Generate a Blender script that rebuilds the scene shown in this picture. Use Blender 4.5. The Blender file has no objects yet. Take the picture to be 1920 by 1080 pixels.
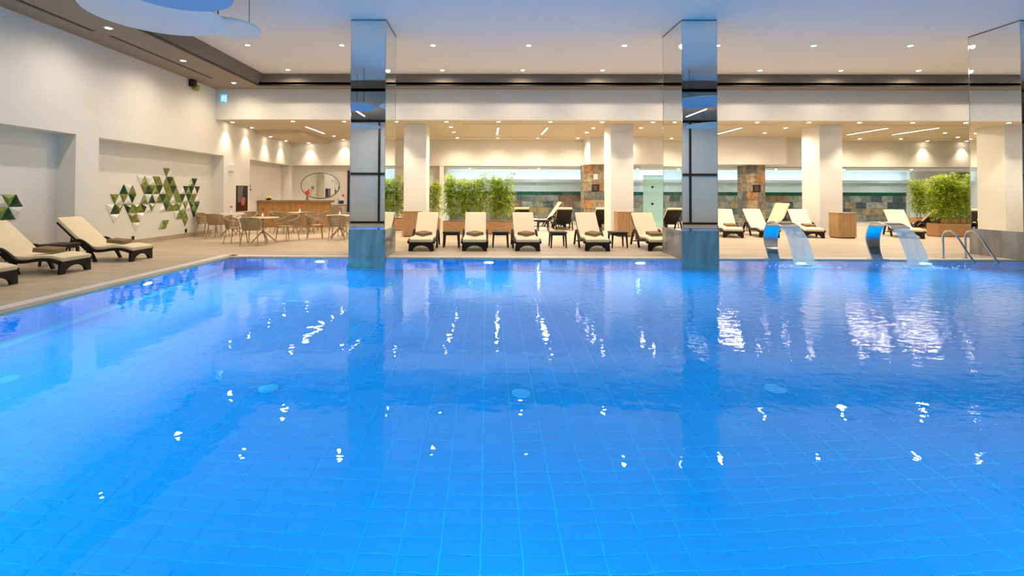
import bpy, math, random
from mathutils import Vector, Matrix
random.seed(7)
C = bpy.context.scene.collection
PI = math.pi

# ------------------------------------------------------------------ camera, world, exposure
cam_d = bpy.data.cameras.new('camera')
cam = bpy.data.objects.new('camera', cam_d); C.objects.link(cam)
cam_d.sensor_width = 36.0
cam_d.lens = 36.0 * 868.03 / 1920
cam_d.shift_x = (960 - 907.44) / 1920
cam_d.shift_y = (349.14 - 540) / 1920
cam_d.clip_start = 0.05
cam_d.clip_end = 200
R_ = Vector((0.99996862, 0.00724742, 0.00319956))
D_ = Vector((0.0030802, 0.0164221, -0.9998604))
F_ = Vector((-0.00729895, 0.99983888, 0.01639926))
m = Matrix.Identity(4)
for i in range(3):
    m[i][0] = R_[i]; m[i][1] = -D_[i]; m[i][2] = -F_[i]; m[i][3] = (0, 0, 1.45)[i]
cam.matrix_world = m
sc = bpy.context.scene
sc.camera = cam
W = bpy.data.worlds.new('world'); sc.world = W
W.use_nodes = True
W.node_tree.nodes['Background'].inputs[0].default_value = (0.010, 0.016, 0.03, 1)
W.node_tree.nodes['Background'].inputs[1].default_value = 1.0
sc.view_settings.view_transform = 'Standard'
sc.view_settings.look = 'None'
sc.view_settings.exposure = 0.0
sc.view_settings.gamma = 1.0
sc.view_settings.use_curve_mapping = False
sc.cycles.sample_clamp_indirect = 6.0

WARM = (1.0, 0.83, 0.64)
SPOT_MAIN, SPOT_SOFF, SPOT_LOW, SPOT_WASH, LENS = 265.0, 145.0, 240.0, 125.0, 60.0
POOL_W, POOL_C = 80.0, (0.06, 0.86, 1.0)

# ------------------------------------------------------------------ materials
def mat(name, col, rough=0.5, metal=0.0, spec=0.5, emit=None, estr=0.0, vary=0.0, vscale=8.0, stretch=(1, 1, 1), bump=0.0, bscale=60.0, col2=None, trans=0.0):
    M = bpy.data.materials.new(name); M.use_nodes = True
    nt = M.node_tree; b = nt.nodes['Principled BSDF']
    b.inputs['Base Color'].default_value = (*col, 1)
    b.inputs['Roughness'].default_value = rough
    b.inputs['Metallic'].default_value = metal
    b.inputs['Specular IOR Level'].default_value = spec
    if trans: b.inputs['Transmission Weight'].default_value = trans
    if emit:
        b.inputs['Emission Color'].default_value = (*emit, 1)
        b.inputs['Emission Strength'].default_value = estr
    if vary or col2 or bump:
        tc = nt.nodes.new('ShaderNodeTexCoord'); mp = nt.nodes.new('ShaderNodeMapping')
        mp.inputs['Scale'].default_value = stretch
        nt.links.new(tc.outputs['Object'], mp.inputs['Vector'])
    if vary or col2:
        n = nt.nodes.new('ShaderNodeTexNoise'); n.inputs['Scale'].default_value = vscale; n.inputs['Detail'].default_value = 4
        nt.links.new(mp.outputs[0], n.inputs['Vector'])
        r = nt.nodes.new('ShaderNodeValToRGB')
        c2 = col2 or tuple(min(1, c * (1 + vary)) for c in col)
        c1 = tuple(c * (1 - vary) for c in col)
        r.color_ramp.elements[0].position = 0.32; r.color_ramp.elements[1].position = 0.68
        r.color_ramp.elements[0].color = (*c1, 1); r.color_ramp.elements[1].color = (*c2, 1)
        nt.links.new(n.outputs['Fac'], r.inputs['Fac']); nt.links.new(r.outputs['Color'], b.inputs['Base Color'])
    if bump:
        n2 = nt.nodes.new('ShaderNodeTexNoise'); n2.inputs['Scale'].default_value = bscale
        nt.links.new(mp.outputs[0], n2.inputs['Vector'])
        bp = nt.nodes.new('ShaderNodeBump'); bp.inputs['Strength'].default_value = bump; bp.inputs['Distance'].default_value = 0.01
        nt.links.new(n2.outputs['Fac'], bp.inputs['Height']); nt.links.new(bp.outputs['Normal'], b.inputs['Normal'])
    return M

M = {}
M['wall'] = mat('wall_paint', (0.77, 0.75, 0.695), 0.7, spec=0.2, vary=0.02, vscale=1.5)
M['ceil'] = mat('ceiling_paint', (0.80, 0.79, 0.775), 0.8, spec=0.1, vary=0.01, vscale=1)
M['soffit'] = mat('soffit_brown', (0.30, 0.25, 0.20), 0.7, spec=0.2, vary=0.03, vscale=1)
M['cornice'] = mat('cornice_brown', (0.20, 0.165, 0.13), 0.6, spec=0.25, vary=0.03, vscale=1)
M['low'] = mat('lower_ceiling_tan', (0.60, 0.51, 0.375), 0.7, spec=0.2, vary=0.02, vscale=1)
M['dark'] = mat('dark_slot', (0.02, 0.018, 0.015), 0.6)
M['black'] = mat('black_metal', (0.012, 0.012, 0.014), 0.4)
M['white'] = mat('white_plastic', (0.8, 0.8, 0.78), 0.4)
M['grate'] = mat('gutter_white', (0.86, 0.84, 0.80), 0.5)
M['coping'] = mat('coping_stone', (0.44, 0.36, 0.27), 0.35, vary=0.10, vscale=4)
M['base'] = mat('plinth_stone', (0.25, 0.23, 0.21), 0.12, vary=0.25, vscale=1.6, stretch=(3, 3, 0.6), col2=(0.34, 0.315, 0.285))
M['steel'] = mat('stainless_steel', (0.72, 0.73, 0.74), 0.10, metal=1.0)
M['wicker'] = mat('dark_wicker', (0.016, 0.010, 0.008), 0.5, spec=0.25, vary=0.4, vscale=90, bump=0.5, bscale=160)
M['wicker2'] = mat('side_table_wicker', (0.035, 0.023, 0.018), 0.45, spec=0.3, vary=0.3, vscale=90, bump=0.4, bscale=160)
M['cushion'] = mat('cream_cushion', (0.80, 0.68, 0.47), 0.85, spec=0.1, vary=0.015, vscale=6, bump=0.04, bscale=300)
M['towel'] = mat('brown_towel', (0.27, 0.19, 0.10), 0.95, spec=0.05, vary=0.15, vscale=60, bump=0.5, bscale=150)
M['taupe'] = mat('taupe_resin', (0.36, 0.255, 0.14), 0.55, vary=0.08, vscale=30)
M['tabletop'] = mat('cream_laminate', (0.72, 0.60, 0.42), 0.3)
M['wood'] = mat('oak_wood', (0.46, 0.27, 0.12), 0.45, vary=0.22, vscale=3, stretch=(14, 14, 1.2))
M['woodh'] = mat('oak_wood_horizontal', (0.48, 0.26, 0.11), 0.45, vary=0.22, vscale=3, stretch=(1.2, 14, 14))
M['barwood'] = mat('golden_oak', (0.52, 0.28, 0.09), 0.4, vary=0.2, vscale=3, stretch=(14, 14, 1.0))
M['bartop'] = mat('bar_top_stone', (0.30, 0.21, 0.13), 0.25, vary=0.1)
M['soil'] = mat('soil', (0.05, 0.032, 0.02), 0.9)
M['culm'] = mat('bamboo_culm', (0.42, 0.42, 0.10), 0.45, vary=0.2, vscale=6)
M['red'] = mat('red_petals', (0.75, 0.05, 0.03), 0.6)
M['pink'] = mat('dark_pink_petals', (0.35, 0.02, 0.06), 0.6)
M['yellow'] = mat('yellow_fruit', (0.75, 0.55, 0.04), 0.4)
M['stem'] = mat('green_stem', (0.08, 0.2, 0.03), 0.5)
M['blue'] = mat('navy_sign', (0.01, 0.03, 0.10), 0.4)
M['lime'] = mat('olive_yellow', (0.35, 0.33, 0.03), 0.4)
M['green_band'] = mat('green_glazed_tile', (0.004, 0.085, 0.045), 0.2, vary=0.3, vscale=12)
M['pale'] = mat('pale_blue_paint', (0.66, 0.76, 0.82), 0.6, spec=0.2)
M['grout'] = mat('grey_grout', (0.22, 0.20, 0.17), 0.9)
M['blind'] = mat('grey_roller_blind', (0.62, 0.64, 0.66), 0.5, vary=0.04, vscale=1)
M['discm'] = mat('sky_blue_acoustic_panel', (0.92, 0.84, 0.76), 0.8, spec=0.1, vary=0.02, vscale=2)
M['discd'] = mat('mid_blue_acoustic_panel', (0.42, 0.52, 0.66), 0.8, spec=0.1, vary=0.02, vscale=2)
M['screen'] = mat('dark_screen', (0.01, 0.008, 0.02), 0.1)
M['lens'] = mat('warm_lens', (0.9, 0.85, 0.75), 0.4, emit=(1.0, 0.86, 0.62), estr=LENS)
M['tubel'] = mat('linear_diffuser', (0.9, 0.85, 0.8), 0.4, emit=(1.0, 0.84, 0.68), estr=9)
M['poollens'] = mat('pool_lens', (0.8, 0.9, 1.0), 0.4, emit=(0.6, 0.88, 1.0), estr=7)
M['cove'] = mat('cove_led', (0.9, 0.9, 0.9), 0.4, emit=(0.92, 0.96, 1.0), estr=16)
M['exitg'] = mat('exit_sign_blue', (0.05, 0.35, 0.6), 0.4, emit=(0.06, 0.42, 0.75), estr=1.0)
M['exitw'] = mat('exit_sign_white', (0.9, 0.9, 0.9), 0.4, emit=(0.75, 0.95, 1.0), estr=1.3)
M['tri_w'] = mat('white_ceramic', (0.80, 0.78, 0.74), 0.12)
M['tri_o'] = mat('olive_ceramic', (0.20, 0.22, 0.04), 0.12, vary=0.25, vscale=9)
M['tri_g'] = mat('leaf_green_ceramic', (0.19, 0.27, 0.06), 0.12, vary=0.25, vscale=9)
M['tri_k'] = mat('dark_green_ceramic', (0.012, 0.055, 0.022), 0.10, vary=0.4, vscale=9)
SL = [(0.16, 0.17, 0.15), (0.055, 0.075, 0.09), (0.30, 0.25, 0.17), (0.22, 0.20, 0.15), (0.10, 0.12, 0.12), (0.34, 0.22, 0.10), (0.20, 0.10, 0.06), (0.27, 0.26, 0.22)]
for i, c in enumerate(SL): M['slate%d' % i] = mat('slate_%d' % i, c, 0.45, vary=0.35, vscale=5, bump=0.3, bscale=20)
RU = [(0.33, 0.26, 0.17), (0.38, 0.20, 0.08), (0.28, 0.23, 0.17), (0.21, 0.18, 0.14), (0.15, 0.15, 0.14), (0.38, 0.30, 0.19)]
for i, c in enumerate(RU): M['rust%d' % i] = mat('rust_slate_%d' % i, c, 0.5, vary=0.4, vscale=6, bump=0.3, bscale=20)

def leaf_mat():
    X = bpy.data.materials.new('bamboo_leaf'); X.use_nodes = True; nt = X.node_tree
    b = nt.nodes['Principled BSDF']; b.inputs['Roughness'].default_value = 0.5
    tc = nt.nodes.new('ShaderNodeTexCoord'); n = nt.nodes.new('ShaderNodeTexNoise'); n.inputs['Scale'].default_value = 7
    r = nt.nodes.new('ShaderNodeValToRGB')
    r.color_ramp.elements[0].color = (0.16, 0.31, 0.012, 1); r.color_ramp.elements[1].color = (0.62, 0.72, 0.05, 1)
    r.color_ramp.elements[0].position = 0.3; r.color_ramp.elements[1].position = 0.7
    nt.links.new(tc.outputs['Object'], n.inputs['Vector']); nt.links.new(n.outputs['Fac'], r.inputs['Fac'])
    nt.links.new(r.outputs[0], b.inputs['Base Color'])
    tr = nt.nodes.new('ShaderNodeBsdfTranslucent'); nt.links.new(r.outputs[0], tr.inputs[0])
    mx = nt.nodes.new('ShaderNodeMixShader'); mx.inputs[0].default_value = 0.35
    nt.links.new(b.outputs[0], mx.inputs[1]); nt.links.new(tr.outputs[0], mx.inputs[2])
    nt.links.new(mx.outputs[0], nt.nodes['Material Output'].inputs[0])
    return X
M['leaf'] = leaf_mat()

def mirror_mat():
    X = bpy.data.materials.new('mirror'); X.use_nodes = True; nt = X.node_tree
    g = nt.nodes.new('ShaderNodeBsdfGlossy'); g.inputs['Roughness'].default_value = 0.0
    g.inputs['Color'].default_value = (0.88, 0.91, 0.90, 1)
    nt.links.new(g.outputs[0], nt.nodes['Material Output'].inputs[0]); return X
M['mirror'] = mirror_mat()

def glass_mat(name, tint, refl=1.0, fog=0.0, fogc=(0.6, 0.75, 0.7)):
    X = bpy.data.materials.new(name); X.use_nodes = True; nt = X.node_tree
    t = nt.nodes.new('ShaderNodeBsdfTransparent'); t.inputs[0].default_value = (*tint, 1)
    g = nt.nodes.new('ShaderNodeBsdfGlossy'); g.inputs['Roughness'].default_value = 0.0
    f = nt.nodes.new('ShaderNodeFresnel')      # thin pane: same reflectance from both faces
    ge = nt.nodes.new('ShaderNodeNewGeometry'); ma = nt.nodes.new('ShaderNodeMath'); ma.operation = 'MULTIPLY_ADD'
    ma.inputs[1].default_value = 1 / 1.45 - 1.45; ma.inputs[2].default_value = 1.45
    nt.links.new(ge.outputs['Backfacing'], ma.inputs[0]); nt.links.new(ma.outputs[0], f.inputs[0])
    mx = nt.nodes.new('ShaderNodeMixShader')
    nt.links.new(f.outputs[0], mx.inputs[0]); nt.links.new(t.outputs[0], mx.inputs[1]); nt.links.new(g.outputs[0], mx.inputs[2])
    out = mx
    if fog:
        d0 = nt.nodes.new('ShaderNodeBsdfDiffuse'); d0.inputs[0].default_value = (*fogc, 1)
        d1 = nt.nodes.new('ShaderNodeBsdfTranslucent'); d1.inputs[0].default_value = (*fogc, 1)
        d = nt.nodes.new('ShaderNodeMixShader'); d.inputs[0].default_value = 0.82
        nt.links.new(d0.outputs[0], d.inputs[1]); nt.links.new(d1.outputs[0], d.inputs[2])
        m2 = nt.nodes.new('ShaderNodeMixShader'); m2.inputs[0].default_value = fog
        nt.links.new(mx.outputs[0], m2.inputs[1]); nt.links.new(d.outputs[0], m2.inputs[2]); out = m2
    nt.links.new(out.outputs[0], nt.nodes['Material Output'].inputs[0]); return X
M['glass'] = glass_mat('clear_glass', (0.93, 0.97, 0.96))
M['glassg'] = glass_mat('green_tinted_glass', (0.80, 0.95, 0.88), fog=0.50, fogc=(0.72, 0.92, 0.84))
M['sheet'] = glass_mat('falling_water', (0.95, 0.97, 1.0), fog=0.50, fogc=(0.97, 0.93, 0.88))
M['foam'] = glass_mat('foam', (0.95, 0.98, 1.0), fog=0.55, fogc=(0.92, 0.96, 1.0))

def floor_mat():
    X = bpy.data.materials.new('wood_look_porcelain'); X.use_nodes = True; nt = X.node_tree
    b = nt.nodes['Principled BSDF']; b.inputs['Roughness'].default_value = 0.42; b.inputs['Specular IOR Level'].default_value = 0.35
    tc = nt.nodes.new('ShaderNodeTexCoord')
    br = nt.nodes.new('ShaderNodeTexBrick'); br.inputs['Scale'].default_value = 1.0
    br.inputs['Brick Width'].default_value = 1.2; br.inputs['Row Height'].default_value = 0.2; br.inputs['Mortar Size'].default_value = 0.003
    br.inputs['Color1'].default_value = (0.58, 0.475, 0.35, 1); br.inputs['Color2'].default_value = (0.48, 0.39, 0.28, 1); br.inputs['Mortar'].default_value = (0.36, 0.29, 0.21, 1)
    nt.links.new(tc.outputs['Object'], br.inputs['Vector'])
    mp = nt.nodes.new('ShaderNodeMapping'); mp.inputs['Scale'].default_value = (1.2, 18, 1); nt.links.new(tc.outputs['Object'], mp.inputs['Vector'])
    n = nt.nodes.new('ShaderNodeTexNoise'); n.inputs['Scale'].default_value = 2; n.inputs['Detail'].default_value = 5; nt.links.new(mp.outputs[0], n.inputs['Vector'])
    r = nt.nodes.new('ShaderNodeValToRGB'); r.color_ramp.elements[0].color = (0.80, 0.80, 0.80, 1); r.color_ramp.elements[1].color = (1.12, 1.1, 1.08, 1)
    nt.links.new(n.outputs['Fac'], r.inputs[0])
    mx = nt.nodes.new('ShaderNodeMix'); mx.data_type = 'RGBA'; mx.blend_type = 'MULTIPLY'; mx.inputs[0].default_value = 1
    nt.links.new(br.outputs['Color'], mx.inputs[6]); nt.links.new(r.outputs[0], mx.inputs[7]); nt.links.new(mx.outputs[2], b.inputs['Base Color'])
    return X
M['floor'] = floor_mat()
M['ptile'] = mat('blue_pool_tile', (0.001, 0.30, 0.76), 0.45, spec=0.08, vary=0.04, vscale=2)
M['pgrout'] = mat('pale_blue_grout', (0.005, 0.62, 0.97), 0.8, spec=0.05)
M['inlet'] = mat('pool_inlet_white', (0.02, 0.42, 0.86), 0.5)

def water_mat():
    X = bpy.data.materials.new('pool_water'); X.use_nodes = True; nt = X.node_tree
    g = nt.nodes.new('ShaderNodeBsdfGlass'); g.inputs['IOR'].default_value = 1.33; g.inputs['Roughness'].default_value = 0.0
    g.inputs['Color'].default_value = (0.97, 0.99, 1.0, 1)
    tc = nt.nodes.new('ShaderNodeTexCoord')
    def noise(scale, st, det=2.0):
        mp = nt.nodes.new('ShaderNodeMapping'); mp.inputs['Scale'].default_value = st
        nt.links.new(tc.outputs['Object'], mp.inputs['Vector'])
        n = nt.nodes.new('ShaderNodeTexNoise'); n.inputs['Scale'].default_value = scale; n.inputs['Detail'].default_value = det
        nt.links.new(mp.outputs[0], n.inputs['Vector']); return n
    # wave energy falls off with distance from the two water jets
    def dist(p):
        v = nt.nodes.new('ShaderNodeVectorMath'); v.operation = 'DISTANCE'; v.inputs[1].default_value = p
        nt.links.new(tc.outputs['Object'], v.inputs[0])
        mr = nt.nodes.new('ShaderNodeMapRange'); mr.inputs[1].default_value = 0.3; mr.inputs[2].default_value = 9.0
        mr.inputs[3].default_value = 1.0; mr.inputs[4].default_value = 0.0
        nt.links.new(v.outputs['Value'], mr.inputs[0])
        pw = nt.nodes.new('ShaderNodeMath'); pw.operation = 'POWER'; pw.inputs[1].default_value = 1.4
        nt.links.new(mr.outputs[0], pw.inputs[0]); return pw
    a, c = dist((6.5, 9.7, 0)), dist((9.6, 9.7, 0))
    mxx = nt.nodes.new('ShaderNodeMath'); mxx.operation = 'MAXIMUM'; nt.links.new(a.outputs[0], mxx.inputs[0]); nt.links.new(c.outputs[0], mxx.inputs[1])
    calm = noise(5.0, (1, 1, 1), 2.0)
    wave = noise(8.0, (0.7, 1.5, 1), 3.0)
    m1 = nt.nodes.new('ShaderNodeMath'); m1.operation = 'MULTIPLY'; m1.inputs[1].default_value = 0.0023; nt.links.new(calm.outputs['Fac'], m1.inputs[0])
    m2 = nt.nodes.new('ShaderNodeMath'); m2.operation = 'MULTIPLY'; m2.inputs[1].default_value = 0.011; nt.links.new(wave.outputs['Fac'], m2.inputs[0])
    m3 = nt.nodes.new('ShaderNodeMath'); m3.operation = 'MULTIPLY'; nt.links.new(m2.outputs[0], m3.inputs[0]); nt.links.new(mxx.outputs[0], m3.inputs[1])
    ad = nt.nodes.new('ShaderNodeMath'); ad.operation = 'ADD'; nt.links.new(m1.outputs[0], ad.inputs[0]); nt.links.new(m3.outputs[0], ad.inputs[1])
    bp = nt.nodes.new('ShaderNodeBump'); bp.inputs['Strength'].default_value = 1.0; bp.inputs['Distance'].default_value = 1.0
    nt.links.new(ad.outputs[0], bp.inputs['Height']); nt.links.new(bp.outputs[0], g.inputs['Normal'])
    nt.links.new(g.outputs[0], nt.nodes['Material Output'].inputs[0]); return X
M['water'] = water_mat()

# ------------------------------------------------------------------ mesh helpers
def lerp(a, b, t): return a + (b - a) * t
class MB:
    def __init__(s): s.v = []; s.f = []
    def add(s, vs, fs):
        o = len(s.v); s.v += [tuple(x) for x in vs]; s.f += [tuple(i + o for i in f) for f in fs]; return s
    def box(s, x0, x1, y0, y1, z0, z1):
        return s.add([(x0, y0, z0), (x1, y0, z0), (x1, y1, z0), (x0, y1, z0), (x0, y0, z1), (x1, y0, z1), (x1, y1, z1), (x0, y1, z1)],
                     [(0, 3, 2, 1), (4, 5, 6, 7), (0, 1, 5, 4), (1, 2, 6, 5), (2, 3, 7, 6), (3, 0, 4, 7)])
    def frust(s, a, b, c, d, z0, A, B, Cc, Dd, z1):   # x0,x1,y0,y1 at bottom and top
        return s.add([(a, c, z0), (b, c, z0), (b, d, z0), (a, d, z0), (A, Cc, z1), (B, Cc, z1), (B, Dd, z1), (A, Dd, z1)],
                     [(0, 3, 2, 1), (4, 5, 6, 7), (0, 1, 5, 4), (1, 2, 6, 5), (2, 3, 7, 6), (3, 0, 4, 7)])
    def prism(s, poly, axis, a, b):
        # poly in the two other axes; extruded along axis from a to b
        def p(u, w, t): return (t, u, w) if axis == 'x' else ((u, t, w) if axis == 'y' else (u, w, t))
        n = len(poly); o = [p(u, w, a) for u, w in poly] + [p(u, w, b) for u, w in poly]
        fs = [tuple(range(n)), tuple(range(2 * n - 1, n - 1, -1))] + [(i, i + n, (i + 1) % n + n, (i + 1) % n) for i in range(n)]
        return s.add(o, fs)
    def tube(s, pts, r, n=10, caps=True):
        pts = [Vector(p) for p in pts]; rs = r if isinstance(r, (list, tuple)) else [r] * len(pts)
        up = None; vs = []
        for i, p in enumerate(pts):
            t = (pts[min(i + 1, len(pts) - 1)] - pts[max(i - 1, 0)]).normalized()
            if up is None: up = t.orthogonal().normalized()
            up = (up - t * up.dot(t)).normalized(); sd = t.cross(up)
            for k in range(n):
                a = 2 * PI * k / n; vs.append(p + (up * math.cos(a) + sd * math.sin(a)) * rs[i])
        fs = [(i * n + k, i * n + (k + 1) % n, (i + 1) * n + (k + 1) % n, (i + 1) * n + k) for i in range(len(pts) - 1) for k in range(n)]
        if caps: fs += [tuple(range(n - 1, -1, -1)), tuple((len(pts) - 1) * n + k for k in range(n))]
        return s.add(vs, fs)
    def lathe(s, prof, n=24, c=(0, 0)):
        vs = []; m_ = len(prof)
        for r, z in prof:
            for k in range(n): vs.append((c[0] + r * math.cos(2 * PI * k / n), c[1] + r * math.sin(2 * PI * k / n), z))
        fs = [(i * n + k, i * n + (k + 1) % n, (i + 1) * n + (k + 1) % n, (i + 1) * n + k) for i in range(m_ - 1) for k in range(n)]
        fs += [tuple(range(n - 1, -1, -1)), tuple((m_ - 1) * n + k for k in range(n))]
        return s.add(vs, fs)
    def ball(s, c, r, n=8, sq=1.0):
        prof = [(max(0.002, r * math.sin(PI * i / n)), c[2] - r * sq * math.cos(PI * i / n)) for i in range(n + 1)]
        return s.lathe(prof, n + 2, c)
    def build(s, name, m_, parent=None, smooth=False, bevel=0.0, seg=2, kind=None):
        me = bpy.data.meshes.new(name); me.from_pydata(s.v, [], s.f); me.update()
        me.materials.append(M[m_] if isinstance(m_, str) else m_)
        import bmesh
        bm = bmesh.new(); bm.from_mesh(me); bmesh.ops.recalc_face_normals(bm, faces=bm.faces)
        if bevel:
            es = [e for e in bm.edges if len(e.link_faces) == 2 and e.calc_face_angle(0) > 0.6]
            bmesh.ops.bevel(bm, geom=es, offset=bevel, segments=seg, affect='EDGES', profile=0.5)
        bm.to_mesh(me); bm.free()
        if smooth:
            for p in me.polygons: p.use_smooth = True
            try: me.set_sharp_from_angle(angle=0.7)
            except Exception: pass
        return link(name, me, parent, kind)
def link(name, me, parent=None, kind=None):
    o = bpy.data.objects.new(name, me); C.objects.link(o)
    if parent: o.parent = parent
    if kind: o['kind'] = kind
    return o
def ribbon(path, th):
    """closed outline of a band of thickness th around a 2-D path (th may be a list)"""
    up, dn = [], []
    n = len(path); T = th if isinstance(th, list) else [th] * n
    for i, p in enumerate(path):
        a = path[max(i - 1, 0)]; b = path[min(i + 1, n - 1)]
        dx, dz = b[0] - a[0], b[1] - a[1]; L = math.hypot(dx, dz) or 1
        nx, nz = -dz / L, dx / L
        up.append((p[0] + nx * T[i] / 2, p[1] + nz * T[i] / 2)); dn.append((p[0] - nx * T[i] / 2, p[1] - nz * T[i] / 2))
    return up, dn
def band(mb, path, th, y0, y1):
    up, dn = ribbon(path, th); n = len(path)
    vs = [(x, y0, z) for x, z in up] + [(x, y0, z) for x, z in dn] + [(x, y1, z) for x, z in up] + [(x, y1, z) for x, z in dn]
    fs = []
    for i in range(n - 1):
        j = i + 1
        fs += [(i, j, n + j, n + i), (2 * n + i, 3 * n + i, 3 * n + j, 2 * n + j), (i, 2 * n + i, 2 * n + j, j), (n + i, n + j, 3 * n + j, 3 * n + i)]
    for i in (0, n - 1): fs.append((i, n + i, 3 * n + i, 2 * n + i))
    return mb.add(vs, fs)
def smooth_path(pts, k=6):
    out = []
    n = len(pts)
    for i in range(n - 1):
        p0, p1, p2, p3 = pts[max(i - 1, 0)], pts[i], pts[i + 1], pts[min(i + 2, n - 1)]
        for s in range(k):
            t = s / k
            out.append(tuple(0.5 * ((2 * b) + (-a + c) * t + (2 * a - 5 * b + 4 * c - d) * t * t + (-a + 3 * b - 3 * c + d) * t ** 3) for a, b, c, d in zip(p0, p1, p2, p3)))
    out.append(pts[-1]); return out
def tag(o, label, cat=None, group=None, kind=None):
    o['label'] = label
    if cat: o['category'] = cat
    if group: o['group'] = group
    if kind: o['kind'] = kind
    return o
def empty(name, loc=(0, 0, 0), rz=0.0):
    o = bpy.data.objects.new(name, None); C.objects.link(o); o.location = loc; o.rotation_euler = (0, 0, rz); o.empty_display_size = 0.1; return o
def copy_tree(o, parent=None):
    c = o.copy(); C.objects.link(c)
    if parent: c.parent = parent
    for ch in list(o.children): copy_tree(ch, c)
    return c
def place(proto, used, loc, rz):
    o = proto if not used else copy_tree(proto)
    used.append(1); o.location = loc; o.rotation_euler = (0, 0, rz); return o
ORD = ['first', 'second', 'third', 'fourth', 'fifth', 'sixth', 'seventh', 'eighth', 'ninth', 'tenth', 'eleventh', 'twelfth', 'thirteenth', 'fourteenth', 'fifteenth', 'sixteenth', 'seventeenth', 'eighteenth', 'nineteenth', 'twentieth']

# ------------------------------------------------------------------ key dimensions (metres; camera above origin, pool deck at z = 0)
DK, CD, CW = 10.46, 1.128, 0.794          # pool's far edge, mirror pillar depth and width
PX0, PX1, PY0 = -5.82, 17.0, 0.7          # pool outline
PDEP = 1.30
ZW = -0.02
ZC, ZS, ZL, ZB = 5.41, 5.03, 3.99, 2.78   # main ceiling, soffit, lower ceiling, underside of the beams
YC, YB, YK, YN = 15.24, 15.85, 22.0, 22.42
XW, XN = -9.385, -9.80
XR, YF, YFAR = 28.0, -1.45, 25.5

# ------------------------------------------------------------------ structure
def struct(mb, name, m_, label, parent=None, **k):
    o = mb.build(name, m_, parent, **k)
    if not parent: o['kind'] = 'structure'; o['label'] = label
    return o
# floor around the pool
f = MB()
f.box(XN - 0.2, PX0 - 0.40, YF, YFAR + 0.2, -0.30, 0.0)
f.box(PX1 + 0.40, XR + .2, YF, YFAR + 0.2, -0.30, 0.0)
f.box(PX0 - 0.40, PX1 + 0.40, DK + 0.40, YFAR + 0.2, -0.30, 0.0)
f.box(PX0 - 0.40, PX1 + 0.40, YF, PY0 - 0.40, -0.30, 0.0)
struct(f, 'floor', 'floor', 'beige wood-look porcelain deck floor around the pool')
# coping: gutter grating + edge stone, broken at the mirror pillars
XCOL = [-3.11, 4.39, 12.0]
cop = empty('trim_1'); tag(cop, 'pale stone pool coping with a white overflow grating', kind='structure')
g = MB(); e = MB(); gs = MB()
def cop_y(x0, x1, y, s):
    e.box(x0, x1, min(y, y + s * 0.17), max(y, y + s * 0.17), -0.30, 0.0)
    gs.box(x0, x1, min(y + s * 0.17, y + s * 0.40), max(y + s * 0.17, y + s * 0.40), -0.30, -0.022)
    n = int((x1 - x0) / 0.03)
    for i in range(n):
        x = x0 + 0.03 * i; g.box(x + 0.004, x + 0.026, min(y + s * 0.18, y + s * 0.39), max(y + s * 0.18, y + s * 0.39), -0.02, 0.0)
edges = [PX0]
for x in XCOL: edges += [x - 0.03, x + CW + 0.03]
edges += [PX1]
for i in range(0, len(edges), 2): cop_y(edges[i], edges[i + 1], DK, 1)
cop_y(PX0, PX1, PY0, -1)
for x, s in ((PX0, -1), (PX1, 1)):
    e.box(min(x, x + s * .17), max(x, x + s * .17), PY0 - .17, DK + .17, -0.30, 0.0)
    gs.box(min(x + s * .17, x + s * .40), max(x + s * .17, x + s * .40), PY0 - .4, DK + .4, -0.30, -0.022)
    y = PY0 - 0.4
    while y < DK + 0.37:
        g.box(min(x + s * .18, x + s * .39), max(x + s * .18, x + s * .39), y + .004, y + .026, -0.02, 0.0); y += 0.03
e.build('edge_stone', 'coping', cop); gs.build('gutter_channel', 'dark', cop); g.build('gutter_grating', 'grate', cop, kind='stuff')
# pool basin
pb = MB(); zb = -PDEP + ZW
pb.box(PX0 - .3, PX1 + .3, PY0 - .3, DK + .3, zb - .3, zb - 0.004)
pb.box(PX0 - .3, PX0 - .004, PY0 - .3, DK + .3, zb - .004, -0.30); pb.box(PX1 + .004, PX1 + .3, PY0 - .3, DK + .3, zb - .004, -0.30)
pb.box(PX0 - .004, PX1 + .004, DK + .004, DK + .3, zb - .004, -0.30); pb.box(PX0 - .004, PX1 + .004, PY0 - .3, PY0 - .004, zb - .004, -0.30)
basin = pb.build('pool_basin', 'pgrout'); tag(basin, 'blue tiled swimming pool basin under the water', kind='structure')
TX, TY = 0.2525, 0.1190
tilemesh = MB().frust(-TX / 2 + .004, TX / 2 - .004, -TY / 2 + .004, TY / 2 - .004, -0.004, -TX / 2 + .005, TX / 2 - .005, -TY / 2 + .005, TY / 2 - .005, 0.0)
tm = tilemesh.build('tile', 'ptile'); tme = tm.data; bpy.data.objects.remove(tm)
cells = []
i0, i1 = math.ceil((PX0 + TX / 2 + .79 - TX / 2) / TX), int((PX1 + .79 - TX / 2) / TX)
for i in range(i0, i1):
    for j in range(int((PY0 - 2.863) / TY), int((DK - 2.863) / TY)):
        cells.append((-0.79 + (i + .5) * TX, 2.863 + (j + .5) * TY))
def seen_size(c):
    x, y = c
    if y < 2.15 or abs(x + .0) > 1.03 * y - .1: return 1e9
    return y
cells.sort(key=seen_size)
for x, y in cells[:300]:
    o = link('tile', tme, basin); o.location = (x, y, zb)
rest = MB()
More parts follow.
